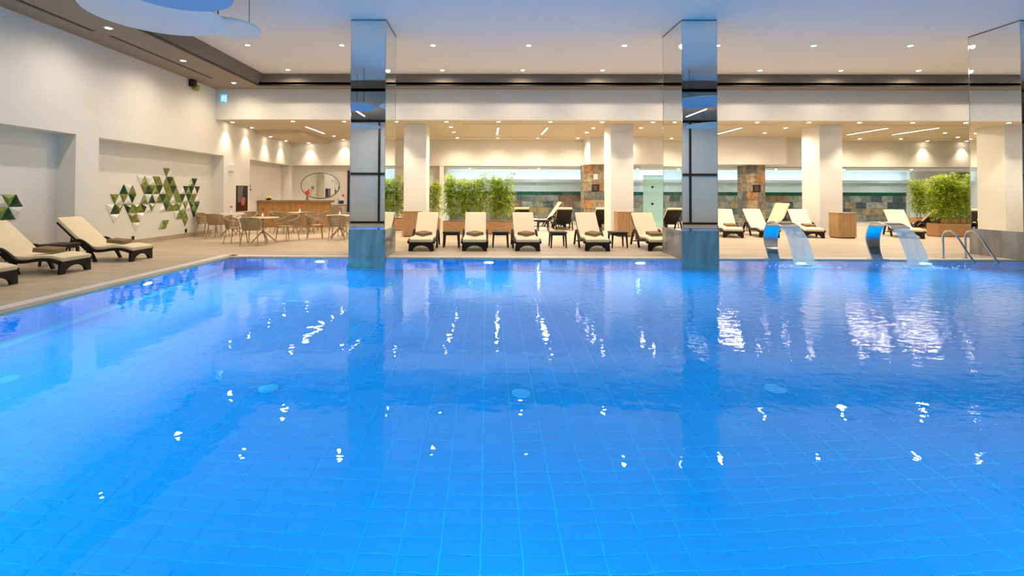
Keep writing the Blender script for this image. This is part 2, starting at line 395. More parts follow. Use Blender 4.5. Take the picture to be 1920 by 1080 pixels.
for x, y in cells[300:]:
    a, b_ = TX / 2 - .004, TY / 2 - .004
    rest.add([(x - a, y - b_, zb - .004), (x + a, y - b_, zb - .004), (x + a, y + b_, zb - .004), (x - a, y + b_, zb - .004),
              (x - a + .001, y - b_ + .001, zb), (x + a - .001, y - b_ + .001, zb), (x + a - .001, y + b_ - .001, zb), (x - a + .001, y + b_ - .001, zb)],
             [(4, 5, 6, 7), (0, 1, 5, 4), (1, 2, 6, 5), (2, 3, 7, 6), (3, 0, 4, 7)])
# wall tiles (same joint pattern), far and left and right and near walls
def walltiles(fn, L, n_):
    for k in range(int(L / TX)):
        for r in range(int((PDEP - .02) / TY)):
            u0, u1 = k * TX + .006, (k + 1) * TX - .006; w0, w1 = zb + r * TY + .006, zb + (r + 1) * TY - .006
            rest.add([fn(u0, w0, 0), fn(u1, w0, 0), fn(u1, w1, 0), fn(u0, w1, 0), fn(u0 + .002, w0 + .002, .006), fn(u1 - .002, w0 + .002, .006), fn(u1 - .002, w1 - .002, .006), fn(u0 + .002, w1 - .002, .006)],
                     [(4, 5, 6, 7), (0, 1, 5, 4), (1, 2, 6, 5), (2, 3, 7, 6), (3, 0, 4, 7)])
walltiles(lambda u, w, t: (PX0 + u, DK + .004 - t, w), PX1 - PX0, 0)
walltiles(lambda u, w, t: (PX0 - .004 + t, PY0 + u, w), DK - PY0, 0)
walltiles(lambda u, w, t: (PX0 + u, PY0 - .004 + t, w), PX1 - PX0, 0)
walltiles(lambda u, w, t: (PX1 + .004 - t, PY0 + u, w), DK - PY0, 0)
rest.build('tiling', 'ptile', basin, kind='stuff')
wa = MB().add([(PX0, PY0, ZW), (PX1, PY0, ZW), (PX1, DK, ZW), (PX0, DK, ZW)], [(0, 1, 2, 3)])
wo = wa.build('water', 'water')
if wo.data.polygons[0].normal.z < 0: wo.data.flip_normals()
tag(wo, 'clear pool water, calm at left and rippled below the water jets', kind='structure')

# left wall
wl = empty('wall_left'); tag(wl, 'cream left wall with a deep upper band and pilasters', kind='structure')
MB().box(XN - .3, XW, YF, YK + .3, ZB, ZS + .1).build('upper_wall', 'wall', wl)
MB().box(XN - .3, XN, YF, YN + .3, 0, ZB).build('niche_wall', 'wall', wl)
for y0, y1 in ((4.6, 5.2), (10.472, 11.10), (16.40, 18.21), (21.9, YN)):
    MB().box(XN, XW, y0, y1, 0, ZB).build('pilaster', 'wall', wl)
bb = empty('baseboard_left'); tag(bb, 'low beige baseboard along the left wall', kind='structure')
for y0, y1 in ((YF, 4.6), (5.2, 10.472), (11.10, 16.40), (18.21, 19.6)):
    MB().box(XN, XN + .015, y0, y1, 0, .14).build('board', 'coping', bb)
# back wall and beams
wb = empty('wall_back'); tag(wb, 'cream back wall and beams under the lower ceiling', kind='structure')
MB().box(XN - .1, -2.08, YN, YN + .2, 0, ZB).build('bar_wall', 'wall', wb)
MB().box(-2.28, -2.08, YN - .4, YFAR, 0, ZB).build('return_wall', 'wall', wb)
MB().box(XW, 4.54, YK, YK + .45, ZB, ZL).build('beam', 'wall', wb)
MB().box(4.54, 13.16, 20.45, YK + .45, ZB, ZL).build('beam', 'wall', wb)
MB().box(13.16, XR, YK, YK + .45, ZB, ZL).build('beam', 'wall', wb)
# far wall of the wet area with slate, green band and cove
wf = empty('wall_far'); tag(wf, 'far wall with slate tiles, a green tile band and a lit cove', kind='structure')
MB().box(-2.3, XR, YFAR, YFAR + .2, 0, 3.0).build('plaster', 'pale', wf)
MB().box(-2.08, 22.9, YFAR - .012, YFAR, 0, 1.40).build('grout_bed', 'grout', wf)
for r in range(4):
    z0 = 0.02 + r * .345
    x = -2.08 + (0.0 if r % 2 == 0 else -.28); k = 0
    while x < 22.7:
        a, b_ = max(x, -2.06), min(x + .57, 22.9)
        th = random.uniform(.018, .032)
        MB().frust(a + .006, b_ - .006, YFAR - th, YFAR - .01, z0 + .006, a + .008, b_ - .008, YFAR - th, YFAR - .01, z0 + .338).build('slate_tile', 'slate%d' % random.choice([0, 0, 1, 2, 3, 3, 4, 5, 6, 7, 7]), wf)
        x += .57
gb = MB(); x = -2.08
while x < 22.9: gb.box(x + .003, x + .097, YFAR - .03, YFAR, 1.402, 1.585); x += .1
gb.build('green_tile_band', 'green_band', wf, kind='stuff')
MB().box(-2.08, 22.9, YFAR - .42, YFAR, 2.10, 2.17).build('cove_ledge', 'pale', wf)
MB().box(-2.08, 22.9, YFAR - .44, YFAR - .40, 2.10, 2.24).build('cove_lip', 'pale', wf)
MB().box(-2.0, 22.8, YFAR - .36, YFAR - .30, 2.175, 2.195).build('cove_light', 'cove', wf)
MB().box(22.95, 23.95, YFAR - .2, YFAR, 0, 2.75).build('pilaster', 'wall', wf)
MB().box(23.95, XR, YFAR - .05, YFAR, 0, 2.75).build('white_panel', 'wall', wf)
wr = MB().box(XR, XR + .2, YF, YFAR + .2, 0, ZC + .2); struct(wr, 'wall_right', 'wall', 'cream right wall beyond the third mirror pillar')
# ceiling
ce = empty('ceiling'); tag(ce, 'white coffered ceiling with brown cornice, soffits and a tan lower ceiling', kind='structure')
YC0 = 4.8
MB().box(-7.7, XR, YC0 - .2, YC + .2, ZC, ZC + .2).build('main_ceiling', 'ceil', ce)
cf = MB()
cf.add([(-7.45, YC0, ZC), (-7.45, YC, ZC), (-7.61, YC, ZS), (-7.61, YC0, ZS), (-7.75, YC0, ZC), (-7.75, YC, ZC), (-7.75, YC, ZS), (-7.75, YC0, ZS)],
       [(0, 1, 2, 3), (4, 7, 6, 5), (0, 3, 7, 4), (1, 5, 6, 2)])
cf.box(-7.61, XR, YC, YC + .05, ZS, ZC)
cf.box(-7.61, XR, YC0 - .05, YC0, ZS, ZC)
cf.build('cornice', 'cornice', ce)
MB().box(-7.63, XR, YC - .03, YC + .06, ZS - .012, ZS + .02).box(-7.66, -7.58, YC0, YC, ZS - .012, ZS + .02).build('cornice_lip', 'dark', ce)
MB().box(XN, -7.61, YF, YB, ZS, ZS + .1).build('left_soffit', 'soffit', ce)
MB().box(-7.61, XR, YC, YB, ZS, ZS + .1).build('back_soffit', 'soffit', ce)
MB().box(-7.61, XR, YF, YC0, ZS, ZS + .1).build('front_soffit', 'soffit', ce)
MB().box(XW, XR, YB, YB + .2, ZL, ZS + .1).build('bulkhead', 'wall', ce)
MB().box(XN, XR, YB + .2, YK + .45, ZL, ZL + .1).build('lower_ceiling', 'low', ce)
MB().box(XW, -7.55, 18.55, YK, 3.83, ZL).build('dropped_panel', 'low', ce)
MB().box(-2.3, XR, YK + .45, YFAR + .2, 2.75, 2.85).build('wet_area_ceiling', 'ceil', ce)
for x0, x1, y0, y1, z in ((-8.80, -8.70, 4.2, 10.14, ZS), (-8.66, -8.57, 10.45, 14.35, ZS), (-.9, 3.4, 16.78, 16.80, ZL), (-.9, 2.9, 20.70, 20.73, ZL), (6.4, 10.4, 16.85, 16.87, ZL), (13.5, 22.0, 16.9, 16.92, ZL), (13.5, 22, 20.9, 20.93, ZL), (-2.0, -.9, 20.70, 20.73, ZL)):
    MB().box(x0, x1, y0, y1, z - .004, z + .004).build('air_slot', 'dark', ce)
# wall behind the camera: dark framed windows with grey blinds (seen in the mirrors)
wfr = empty('wall_front'); tag(wfr, 'window wall behind the viewer, seen only in the mirror pillars', kind='structure')
MB().box(XN, XR, YF - .35, YF - .25, 0, ZS + .1).build('outer_wall', 'dark', wfr)
xs_ = [-9.6 + 2.15 * i for i in range(18)]
for i in range(17):
    x0, x1 = xs_[i], xs_[i + 1]
    if x1 > XR: break
    w = empty('window_%d' % (i + 1)); tag(w, 'dark framed window with grey blinds behind the viewer', kind='structure', group='windows behind the viewer')
    fr = MB().box(x0, x0 + .09, YF - .12, YF, 0, ZS).box(x0, x1, YF - .12, YF - .02, 2.35, 2.46).box(x0, x1, YF - .12, YF - .02, 0, .10).box(x0, x1, YF - .12, YF - .02, ZS - .12, ZS)
    fr.build('window_frame', 'black', w)
    MB().box(x0 + .09, x1, YF - .10, YF - .08, .1, 2.35).build('pane', 'blind', w); MB().box(x0 + .09, x1, YF - .10, YF - .08, 2.46, ZS - .12).build('pane', 'blind', w)
# door and glass partitions
d = empty('door_1', (-6.78, YN, 0)); tag(d, 'black door in the bar wall beside the mirror pillar', kind='structure')
MB().box(0, .10, -.06, 0, 0, 2.56).box(.1, .95, -.06, 0, 2.46, 2.56).box(.95, 1.05, -.06, 0, 0, 2.56).build('door_frame', 'black', d)
dl = MB().box(.1, .95, -.04, 0, 0, 2.46).build('door_leaf', 'black', d); MB().tube([(.85, -.09, 1.0), (.85, -.09, 1.2)], .012).box(.84, .86, -.09, -.04, 1.0, 1.02).box(.84, .86, -.09, -.04, 1.18, 1.2).build('handle', 'steel', dl)
def pane(n, x0, x1, y, m_='glass', top=ZB, label=''):
    w = empty('window_%d' % n, (x0, y, 0)); tag(w, label, kind='structure')
    MB().box(.02, x1 - x0 - .02, -.006, .006, .03, top - .02).build('glass_pane', m_, w)
    MB().box(0, x1 - x0, -.02, .02, 0, .03).box(0, x1 - x0, -.02, .02, top - .03, top - .001).build('rail', 'steel', w)
PANES = [(-2.05, .2), (.2, 2.4), (2.4, 4.52), (13.2, 15.5), (15.5, 17.8), (17.8, 20.2), (20.2, 22.6), (22.6, 25.0), (25.0, XR)]
for i, (a, b_) in enumerate(PANES):
    pane(30 + i, a, b_, YK + .2, label='clear glass partition pane in front of the slate wall, %s from the left' % ORD[i])
pane(40, 5.26, 7.0, 21.3, label='clear glass pane between the slate pillar and the glass door')
pane(41, 8.0, 9.6, 21.0, 'glassg', label='green tinted glass screen right of the glass door')
pane(42, 9.6, 11.6, 21.3, label='clear glass pane left of the second slate pillar')
d2 = empty('door_2', (7.05, 21.0, 0)); tag(d2, 'green tinted glass door with two dark hinges', kind='structure')
MB().box(0, .92, -.006, .006, .01, 2.25).build('glass_leaf', 'glassg', d2)
for z in (1.78, 1.02): MB().box(.36, .46, -.025, .025, z - .045, z + .045).build('hinge', 'black', d2)
MB().box(.94, .98, -.02, .02, 0, 2.3).box(0, .98, -.02, .02, 2.26, 2.3).build('door_frame', 'steel', d2)

# slate pillars
def slate_pillar(x0, x1, y0, y1, label):
    t = empty('slate_pillar', (x0, y0, 0)); tag(t, label, 'pillar', kind='structure')
    w, dp = x1 - x0, y1 - y0
    MB().box(.02, w - .02, .02, dp, 0, ZB).build('core', 'grout', t)
    rows = 7; hh = ZB / rows
    for r in range(rows):
        cut = random.choice([.45, .55, .6, .5]) * w
        for a, b_ in ((0, cut), (cut, w)):
            MB().box(a + .005, b_ - .005, -random.uniform(0, .012), .02, r * hh + .005, (r + 1) * hh - .005).build('slate_tile', 'rust%d' % random.randrange(6), t)
        c2 = random.choice([.45, .6]) * dp
        for a, b_ in ((.02, c2), (c2, dp)):
            MB().box(-random.uniform(0, .012), .02, a + .005, b_ - .005, r * hh + .005, (r + 1) * hh - .005).build('slate_tile', 'rust%d' % random.randrange(6), t)
            MB().box(w - .02, w + random.uniform(0, .012), a + .005, b_ - .005, r * hh + .005, (r + 1) * hh - .005).build('slate_tile', 'rust%d' % random.randrange(6), t)
    return t
slate_pillar(4.34, 5.24, 20.85, 21.55, 'rusty slate tiled pillar left of the glass door')
slate_pillar(11.63, 12.46, 20.85, 21.60, 'rusty slate tiled pillar between the second and third white columns')
for x, lb in ((4.69, 'first'), (11.90, 'second')):
    t = empty('wall_sign', (x, 20.835, 1.58)); tag(t, 'small dark square sign on the %s slate pillar' % lb, 'sign')
    MB().box(0, .34, -.025, 0, 0, .31).build('panel', 'black', t, bevel=.004)
    pm = MB()
    for k in range(4): pm.box(.06, .28 - .05 * (k % 2), -.028, -.024, .06 + k * .055, .075 + k * .055)
    pm.build('print', 'soffit', t)
t = MB().box(4.77, 4.96, 20.815, 20.835, 2.10, 2.36).build('notice_plate', 'white'); tag(t, 'small white notice plate high on the first slate pillar', 'sign')

# ------------------------------------------------------------------ mirror pillars and white columns
names = ['left', 'middle', 'right']
for k, x in enumerate(XCOL):
    t = empty('mirror_column', (x, DK, 0)); tag(t, '%s square pillar clad in mirror, standing at the pool edge' % ['leftmost', 'middle', 'rightmost'][k], 'column', 'mirror pillars at the pool edge', 'structure')
    w, dp = CW, CD
    MB().box(.02, w - .02, .02, dp - .02, .62, ZC).build('core', 'dark', t)
    MB().box(.008, w - .008, 0, .02, .63, ZC - .03).build('mirror_panel', 'mirror', t)
    MB().box(.008, w - .008, dp - .02, dp, .63, ZC - .03).build('mirror_panel', 'mirror', t)
    MB().box(0, .02, .008, dp - .008, .63, ZC - .03).build('mirror_panel', 'mirror', t)
    MB().box(w - .02, w, .008, dp - .008, .63, ZC - .03).build('mirror_panel', 'mirror', t)
    ed = MB()
    for ex in (-.004, w - .010):
        for ey in (-.004, dp - .010): ed.box(ex, ex + .014, ey, ey + .014, .63, ZC - .03)
    ed.build('edge_profile', 'steel', t)
    MB().box(-.005, w + .005, -.006, dp + .005, ZC - .03, ZC).build('top_trim', 'soffit', t)
    MB().box(-.02, w + .02, -.02, dp + .02, -PDEP, .63).build('plinth', 'base', t, bevel=.004, seg=1)
for k, x in enumerate((-3.05, 4.49, 12.04)):
    t = MB().box(x, x + .815, 16.85, 17.80, 0, ZL).build('white_column', 'wall'); tag(t, '%s plain white square column behind the sun loungers' % ['leftmost', 'middle', 'rightmost'][k], 'column', 'white square columns', 'structure')

# ------------------------------------------------------------------ lights
def spot(name, parent, e, ang, blend, z=-0.03, col=WARM, r=0.05):
    key = (e, ang, blend, col)
    L = SPOTS.get(key)
    if not L:
        L = bpy.data.lights.new(name, 'SPOT'); L.energy = e; L.color = col; L.spot_size = math.radians(ang); L.spot_blend = blend; L.shadow_soft_size = r
        SPOTS[key] = L
    o = bpy.data.objects.new('lamp', L); C.objects.link(o); o.parent = parent; o.location = (0, 0, z); return o
SPOTS = {}
dl_proto = empty('downlight')
ring = MB()
n = 20
for a, b_, c, d_ in ((.062, .092, -.010, -.0), ):
    ring.lathe([(.054, -.001), (.060, -.012), (.088, -.012), (.094, -.0005)], n)
ring.build('trim_ring', 'white', dl_proto, smooth=True)
MB().lathe([(.001, -.0125), (.040, -.016), (.052, -.0125), (.052, -.002)], n).build('lens', 'lens', dl_proto, smooth=True)
dused = []
def downlight(x, y, z, label, e, ang=150, blend=1.0, group=None, col=WARM):
    o = place(dl_proto, dused, (x, y, z), 0)
    for ch in list(o.children):
        if ch.type == 'LIGHT': bpy.data.objects.remove(ch)
    spot('downlight', o, e, ang, blend, col=col)
    tag(o, label, 'downlight', group); return o
row1 = [-6.42, -3.90, -1.46, 1.09, 3.64, 6.10, 8.64, 11.19, 13.70, 16.2, 18.7]
for i, x in enumerate(row1): downlight(x, 12.27, ZC, 'downlight in the white ceiling, row nearer the pool, %s from the left' % ORD[i], SPOT_MAIN, 168, 1.0, group='downlights in the white ceiling')
for i, x in enumerate([-6.41, -3.90, -1.45, 1.12, 3.66, 6.10, 8.67, 11.23, 13.69, 16.2, 18.7]): downlight(x, 14.74, ZC, 'downlight in the white ceiling, row beside the brown cornice, %s from the left' % ORD[i], SPOT_MAIN * 0.54, 168, 1.0, group='downlights in the white ceiling')
for i, y in enumerate([14.91, 12.41, 9.94, 7.45, 4.98, 2.5]): downlight(-8.24, y, ZS, 'downlight in the brown left soffit, %s from the far corner' % ORD[i], SPOT_SOFF, 168, 1.0, group='downlights in the left soffit')
fr_ = [-6.87, -5.06, -3.22, -1.45, .38, 2.21, 4.03, 5.81, 7.63, 9.45, 11.25, 13.01, 14.86, 16.71, 18.6, 20.4]
for i, x in enumerate(fr_): downlight(x, 16.25, ZL, 'downlight at the front edge of the tan lower ceiling, %s from the left' % ORD[i], SPOT_LOW * 0.8, 85, .7, group='downlights in the lower ceiling')
bk = [-1.37, .46, 2.28, 4.09, 5.9, 16.78, 18.62]
for i, x in enumerate(bk): downlight(x, 20.95 if x < 4.2 or x > 14 else 20.2, ZL, 'downlight along the back of the tan lower ceiling, %s from the left' % ORD[i], SPOT_LOW, group='downlights in the lower ceiling')
mid = [(-3.6, 17.45), (-1.40, 17.57), (4.04, 17.7), (5.86, 17.67), (11.30, 17.59), (-1.39, 19.0), (4.07, 19.0), (11.38, 19.04), (18.60, 18.92), (20.51, 20.30)]
for i, (x, y) in enumerate(mid): downlight(x, y, ZL, 'downlight amid the tan lower ceiling, %s counted left to right by row' % ORD[i], SPOT_LOW, group='downlights in the lower ceiling')
ww = [(-9.14, 16.5, ZL), (-9.14, 17.85, ZL), (-9.14, 19.4, 3.83), (-9.14, 20.9, 3.83)]
for i, (x, y, z) in enumerate(ww): downlight(x, y, z, 'downlight grazing the left wall above the tables, %s from the pool' % ORD[i], SPOT_WASH, 84, .9, group='wall washing downlights')
ww = [(-8.44, 21.76, 3.83), (-6.8, 21.76, ZL), (20.57, 21.76, ZL), (22.4, 21.76, ZL)]
for i, (x, y, z) in enumerate(ww): downlight(x, y, z, 'downlight grazing the back beam, %s from the left' % ORD[i], SPOT_WASH, 84, .9, group='wall washing downlights')
downlight(-6.79, 20.37, ZL, 'downlight just right of the dropped ceiling panel over the bar', SPOT_LOW)
for i, x in enumerate((-.9, 2.6, 7.6, 10.4, 14.6, 18.0, 21.4, 25.5)):
    downlight(x, 23.5, 2.75, 'ceiling light inside the slate walled wet area, %s from the left' % ORD[i], 380, 168, 1.0, group='lights in the wet area', col=(0.90, 0.95, 1.0))
# linear lamps
lused = []
lp = empty('linear_lamp')
MB().box(-.03, .03, -.98, .98, -.06, 0).build('housing', 'white', lp); MB().box(-.026, .026, -.97, .97, -.064, -.058).build('diffuser', 'tubel', lp)
for (x, y), lb in (((-6.79, 18.2), 'over the bar area'), ((.40, 18.35), 'right of the bamboo planter, seen end on'), ((2.25, 18.32), 'between two white columns, slightly slanted in view'), ((9.44, 18.2), 'just right of the middle mirror pillar'), ((14.87, 18.24), 'right of the third white column'), ((16.65, 18.14), 'farthest right, beside the right mirror pillar'), ((-5.6, .9), 'behind the viewer, mirrored in the left pillar'), ((-.7, .9), 'behind the viewer, nearest the middle'), ((4.1, .9), 'behind the viewer, just right of the middle'), ((9.0, .9), 'behind the viewer, mirrored in the middle pillar'), ((13.9, .9), 'behind the viewer, farthest right')):
    o = place(lp, lused, (x, y, ZS if y < 2 else ZL), 0); tag(o, 'slim linear ceiling lamp ' + lb, 'ceiling lamp', 'linear ceiling lamps')
    a = bpy.data.lights.new('linear', 'AREA'); a.shape = 'RECTANGLE'; a.size = .05; a.size_y = 1.9; a.energy = 40; a.color = (1, .84, .66)
    ao = bpy.data.objects.new('lamp', a); C.objects.link(ao); ao.parent = o; ao.location = (0, 0, -.07)
# underwater pool lamps
pl = empty('pool_lamp')
MB().lathe([(.10, .0), (.13, .0), (.135, .02), (.10, .03)], 24).build('ring', 'steel', pl, smooth=True)
MB().lathe([(.001, .028), (.08, .024), (.10, .012), (.10, .0)], 24).build('lens', 'poollens', pl, smooth=True)
pu = []
def pool_lamp(x, y, face, label):
    o = place(pl, pu, (x, y, -.45), 0)
    for ch in list(o.children):
        if ch.type == 'LIGHT': bpy.data.objects.remove(ch)
    rot = {'+x': (0, PI / 2, 0), '-y': (PI / 2, 0, 0), '+y': (-PI / 2, 0, 0), '-x': (0, -PI / 2, 0)}[face]
    o.rotation_euler = rot
    a = bpy.data.lights.new('pool_lamp', 'AREA'); a.shape = 'DISK'; a.size = .2; a.energy = POOL_W; a.color = POOL_C
    ao = bpy.data.objects.new('lamp', a); C.objects.link(ao); ao.parent = o; ao.location = (0, 0, .04); ao.rotation_euler = (PI, 0, 0)
    tag(o, label, 'pool light', 'underwater pool lamps')
for i, x in enumerate((-3.76, .04, 3.42, 7.0, 9.75, 14.6)): pool_lamp(x, DK - .012, '-y', 'round underwater lamp in the far pool wall, %s from the left' % ORD[i])
for i, y in enumerate((7.86, 4.9, 1.9)): pool_lamp(PX0 + .012, y, '+x', 'round underwater lamp in the left pool wall, %s from the far corner' % ORD[i])
for i, x in enumerate((-3.76, .04, 3.42, 7.2, 10.9, 14.6)): pool_lamp(x, PY0 + .012, '+y', 'round underwater lamp in the near pool wall, %s from the left' % ORD[i])
for i, (x, y) in enumerate(((-4.75, 4.58), (-2.19, 4.66), (.345, 4.68), (2.87, 4.66), (-3.2, 7.6), (.4, 8.8))):
    t = MB().lathe([(.002, .012), (.05, .014), (.085, .010), (.095, 0.004)], 20, (0, 0)).build('floor_inlet', 'inlet', smooth=True)
    t.location = (x, y, zb); tag(t, 'round pale inlet cover on the pool floor, %s' % ['leftmost of the near row', 'second from left in the near row', 'near the middle of the near row', 'rightmost of the near row', 'farther out near the left wall', 'far out toward the back wall'][i], 'pool inlet', 'pool floor inlets')

# ------------------------------------------------------------------ pendant discs
def disc(x, y, z, r, m_, label):
    t = empty('pendant_disc', (x, y, z)); tag(t, label, 'ceiling disc', 'hanging acoustic discs')
    MB().lathe([(.01, 0), (r - .01, 0), (r, .012), (r, .032), (r - .01, .04), (.01, .04)], 64).build('panel', m_, t)
    for a in (0.5, 2.6, 4.7):
        px_, py_ = .62 * r * math.cos(a), .62 * r * math.sin(a)
        MB().tube([(px_, py_, .04), (px_, py_, ZC - z if y > YC0 else ZS - z)], .006, 6).lathe([(.02, .04), (.02, .08), (.008, .09)], 8, (px_, py_)).build('cable', 'black', t)
disc(-5.52, 7.62, 4.40, 1.02, 'discm', 'large pale blue hanging disc, biggest at the top left')
disc(-4.98, 8.80, 4.60, .57, 'discm', 'small pale blue hanging disc behind the large one, its cables visible')
disc(-4.30, 6.21, 4.20, .75, 'discd', 'deeper blue hanging disc cut off by the top edge')
disc(-2.9, 5.15, 4.40, .78, 'discm', 'blue hanging disc mirrored at the right edge of the left pillar')
disc(-5.3, 1.8, 4.2, .85, 'discm', 'blue hanging disc mirrored lowest in the left pillar')
disc(6.9, 6.0, 4.4, 1.0, 'discd', 'blue hanging disc mirrored higher in the middle pillar')
disc(8.95, 2.3, 4.2, .9, 'discm', 'blue hanging disc mirrored lower in the middle pillar')

# ------------------------------------------------------------------ sun loungers
def make_lounger(steep=False):
    r = empty('sun_lounger')
    W_ = .305
    # foot panel with arched cut-out
    outer = [(-W_ - .01, 0), (-W_, .225), (W_, .225), (W_ + .01, 0)]
    arch = [(.215 * math.cos(a), .135 * math.sin(a)) for a in [PI * k / 12 for k in range(13)]]
    fp = MB(); up_ = [(-W_ - .01 + (2 * W_ + .02) * 0, 0)]
    # built as strips between the arch and the outer outline
    A = [(.215, 0)] + [(.215 * math.cos(PI * k / 14), .140 * math.sin(PI * k / 14)) for k in range(1, 14)] + [(-.215, 0)]
    O = []
    for k, (u, w) in enumerate(A):
        t = k / 14
        if t < .25: O.append((lerp(W_ + .012, W_, t / .25), lerp(0, .225, t / .25)))
        elif t > .75: O.append((lerp(-W_, -W_ - .012, (t - .75) / .25), lerp(.225, 0, (t - .75) / .25)))
        else: O.append((lerp(W_, -W_, (t - .25) / .5), .225))
    nA = len(A)
    vs = [(0, u, w) for u, w in A] + [(0, u, w) for u, w in O] + [(-.05, u, w) for u, w in A] + [(-.05, u, w) for u, w in O]
    fs = []
    for k in range(nA - 1):
        fs += [(k, k + 1, nA + k + 1, nA + k), (2 * nA + k, 3 * nA + k, 3 * nA + k + 1, 2 * nA + k + 1), (k, 2 * nA + k, 2 * nA + k + 1, k + 1), (nA + k, nA + k + 1, 3 * nA + k + 1, 3 * nA + k)]
    fs += [(0, nA, 3 * nA, 2 * nA), (nA - 1, 3 * nA - 1, 4 * nA - 1, 2 * nA - 1)]
    fp.add(vs, fs); fp.build('foot_panel', 'wicker', r)
    rail = smooth_path([(-.02, .215), (-.18, .262), (-.38, .262), (-.58, .232), (-.76, .235), (-.90, .345), (-1.05, .44), (-1.20, .43), (-1.33, .32), (-1.43, .15), (-1.50, .02)], 4)
    leg = smooth_path([(-1.04, .42), (-.90, .29), (-.80, .13), (-.73, .0)], 4)
    for s in (-1, 1):
        y0, y1 = sorted((s * W_, s * (W_ + .045)))
        rl = MB(); band(rl, rail, .055, y0, y1); rl.build('side_rail', 'wicker', r, smooth=True)
        lg = MB(); band(lg, leg, [.075] * 5 + [.06] * 4 + [.05] * (len(leg) - 9), y0, y1); lg.build('leg', 'wicker', r, smooth=True)
    sf = MB(); band(sf, smooth_path([(-.04, .205), (-.2, .245), (-.4, .245), (-.6, .22), (-.8, .225), (-1.0, .25)], 4), .03, -W_, W_); sf.build('seat_frame', 'wicker', r, smooth=True)
    if steep: hx, hz, tx, tz = -1.0, .27, -1.50, 1.0
    else: hx, hz, tx, tz = -1.0, .265, -1.60, .815
    bf = MB(); band(bf, [(hx, hz), (tx, tz)], .035, -W_ + .01, W_ - .01); bf.build('back_frame', 'wicker', r)
    bx, bz = lerp(hx, tx, .55), lerp(hz, tz, .55)
    st = MB()
    for s in (-1, 1): st.tube([(bx, s * .22, bz), (-1.40, s * .22, .12)], .014, 8)
    st.tube([(-1.40, -.30, .12), (-1.40, .30, .12)], .014, 8); st.build('back_strut', 'wicker', r)
    # mattress
    nx, nz = -(tz - hz), (tx - hx); L = math.hypot(nx, nz); nx, nz = -nx / L, -nz / L
    off = .055
    ex, ez = (tx - hx) / L, (tz - hz) / L
    top = (tx + nx * off + ex * .07, tz + nz * off + ez * .07)
    path = smooth_path([(.022, .255), (-.02, .268), (-.2, .300), (-.4, .302), (-.6, .280), (-.8, .287), (-.93, .312)], 3) + smooth_path([(hx + nx * off - ex * -.03, hz + nz * off + ez * .05), (lerp(hx, tx, .5) + nx * off, lerp(hz, tz, .5) + nz * off), top], 3)
    mt = MB(); band(mt, path, .075, -.295, .295); mt.build('mattress', 'cushion', r, smooth=True, bevel=.02, seg=2)
    return r
def make_towel():
    t = empty('folded_towel')
    MB().box(-.165, .165, -.165, .165, 0, .040).build('lower_fold', 'towel', t, bevel=.009)
    b = MB().box(-.163, .160, -.163, .163, .040, .078).build('upper_fold', 'towel', t, bevel=.009)
    return t
L0, L1 = make_lounger(), make_lounger(True); T0 = make_towel(); lu, lu2, tu = [], [], []
def lounger(x, y, head, label, towel=None, steep=False, grp='cream sun loungers'):
    """x,y: centre of the foot end; head: direction (degrees) in which the foot end points"""
    o = place(L1, lu2, (x, y, 0), math.radians(head)) if steep else place(L0, lu, (x, y, 0), math.radians(head))
    tag(o, label, 'sun lounger', grp)
    if towel:
        c, s = math.cos(math.radians(head)), math.sin(math.radians(head)); q = -.50
        tw = place(T0, tu, (x + q * c, y + q * s, .366), 0)
        tw.rotation_euler = (Matrix.Rotation(math.radians(head), 3, 'Z') @ Matrix.Rotation(math.radians(6), 3, 'Y') @ Matrix.Rotation(math.radians(45 if towel[0] == 'd' else 8), 3, 'Z')).to_euler()
        tag(tw, towel[1:], 'towel', 'folded brown towels')
    return o
def seg(fx, fy, hx, hy): return math.degrees(math.atan2(fy - hy, fx - hx))
lounger(-1.665, 11.67, seg(-1.665, 11.67, -1.69, 13.4), 'cream sun lounger nearest the left mirror pillar, in the front row', 'dfolded brown towel on the front-row lounger nearest the left pillar')
lounger(-.32, 11.71, seg(-.32, 11.71, -.33, 13.4), 'cream sun lounger in the front row, before the bamboo planter', 'dfolded brown towel on the lounger before the bamboo planter')
lounger(1.03, 11.76, seg(1.03, 11.76, 1.02, 13.4), 'cream sun lounger in the front row, right of the bamboo planter', 'dfolded brown towel on the lounger right of the bamboo planter')
lounger(2.81, 11.82, seg(2.81, 11.82, 2.83, 13.5), 'cream sun lounger in the front row, left of the middle white column', 'dfolded brown towel on the lounger left of the middle white column')
lounger(4.43, 11.87, seg(4.43, 11.87, 4.47, 13.6), 'cream sun lounger partly hidden by the middle mirror pillar', 'sfolded brown towel on the lounger beside the middle mirror pillar')
lounger(-7.46, 9.98, 0, 'cream sun lounger on the left deck, farthest from the viewer', 'sfolded brown towel on the farthest left-deck lounger')
lounger(-7.50, 8.42, 0, 'cream sun lounger on the left deck, between the other two', 'sfolded brown towel on the middle left-deck lounger')
lounger(-7.46, 7.02, 0, 'cream sun lounger on the left deck, nearest and cut off by the frame', 'sfolded brown towel on the nearest left-deck lounger')
lounger(1.37, 19.95, 90, 'cream sun lounger facing away, half hidden behind the bamboo planter')
lounger(3.08, 20.0, 90, 'cream sun lounger facing away, dark back, left of the first slate pillar')
lounger(4.62, 20.05, 90, 'cream sun lounger facing away, half hidden by the middle white column')
lounger(1.78, 20.85, 180, 'cream sun lounger with a steep backrest, turned sideways left of the middle white column', steep=True)
lounger(8.25, 15.6, seg(8.25, 15.6, 8.72, 17.25), 'cream sun lounger just right of the middle mirror pillar', 'sfolded brown towel on the lounger right of the middle mirror pillar')
lounger(9.52, 15.70, seg(9.52, 15.70, 9.82, 17.4), 'cream sun lounger before the second slate pillar, behind the first water jet')
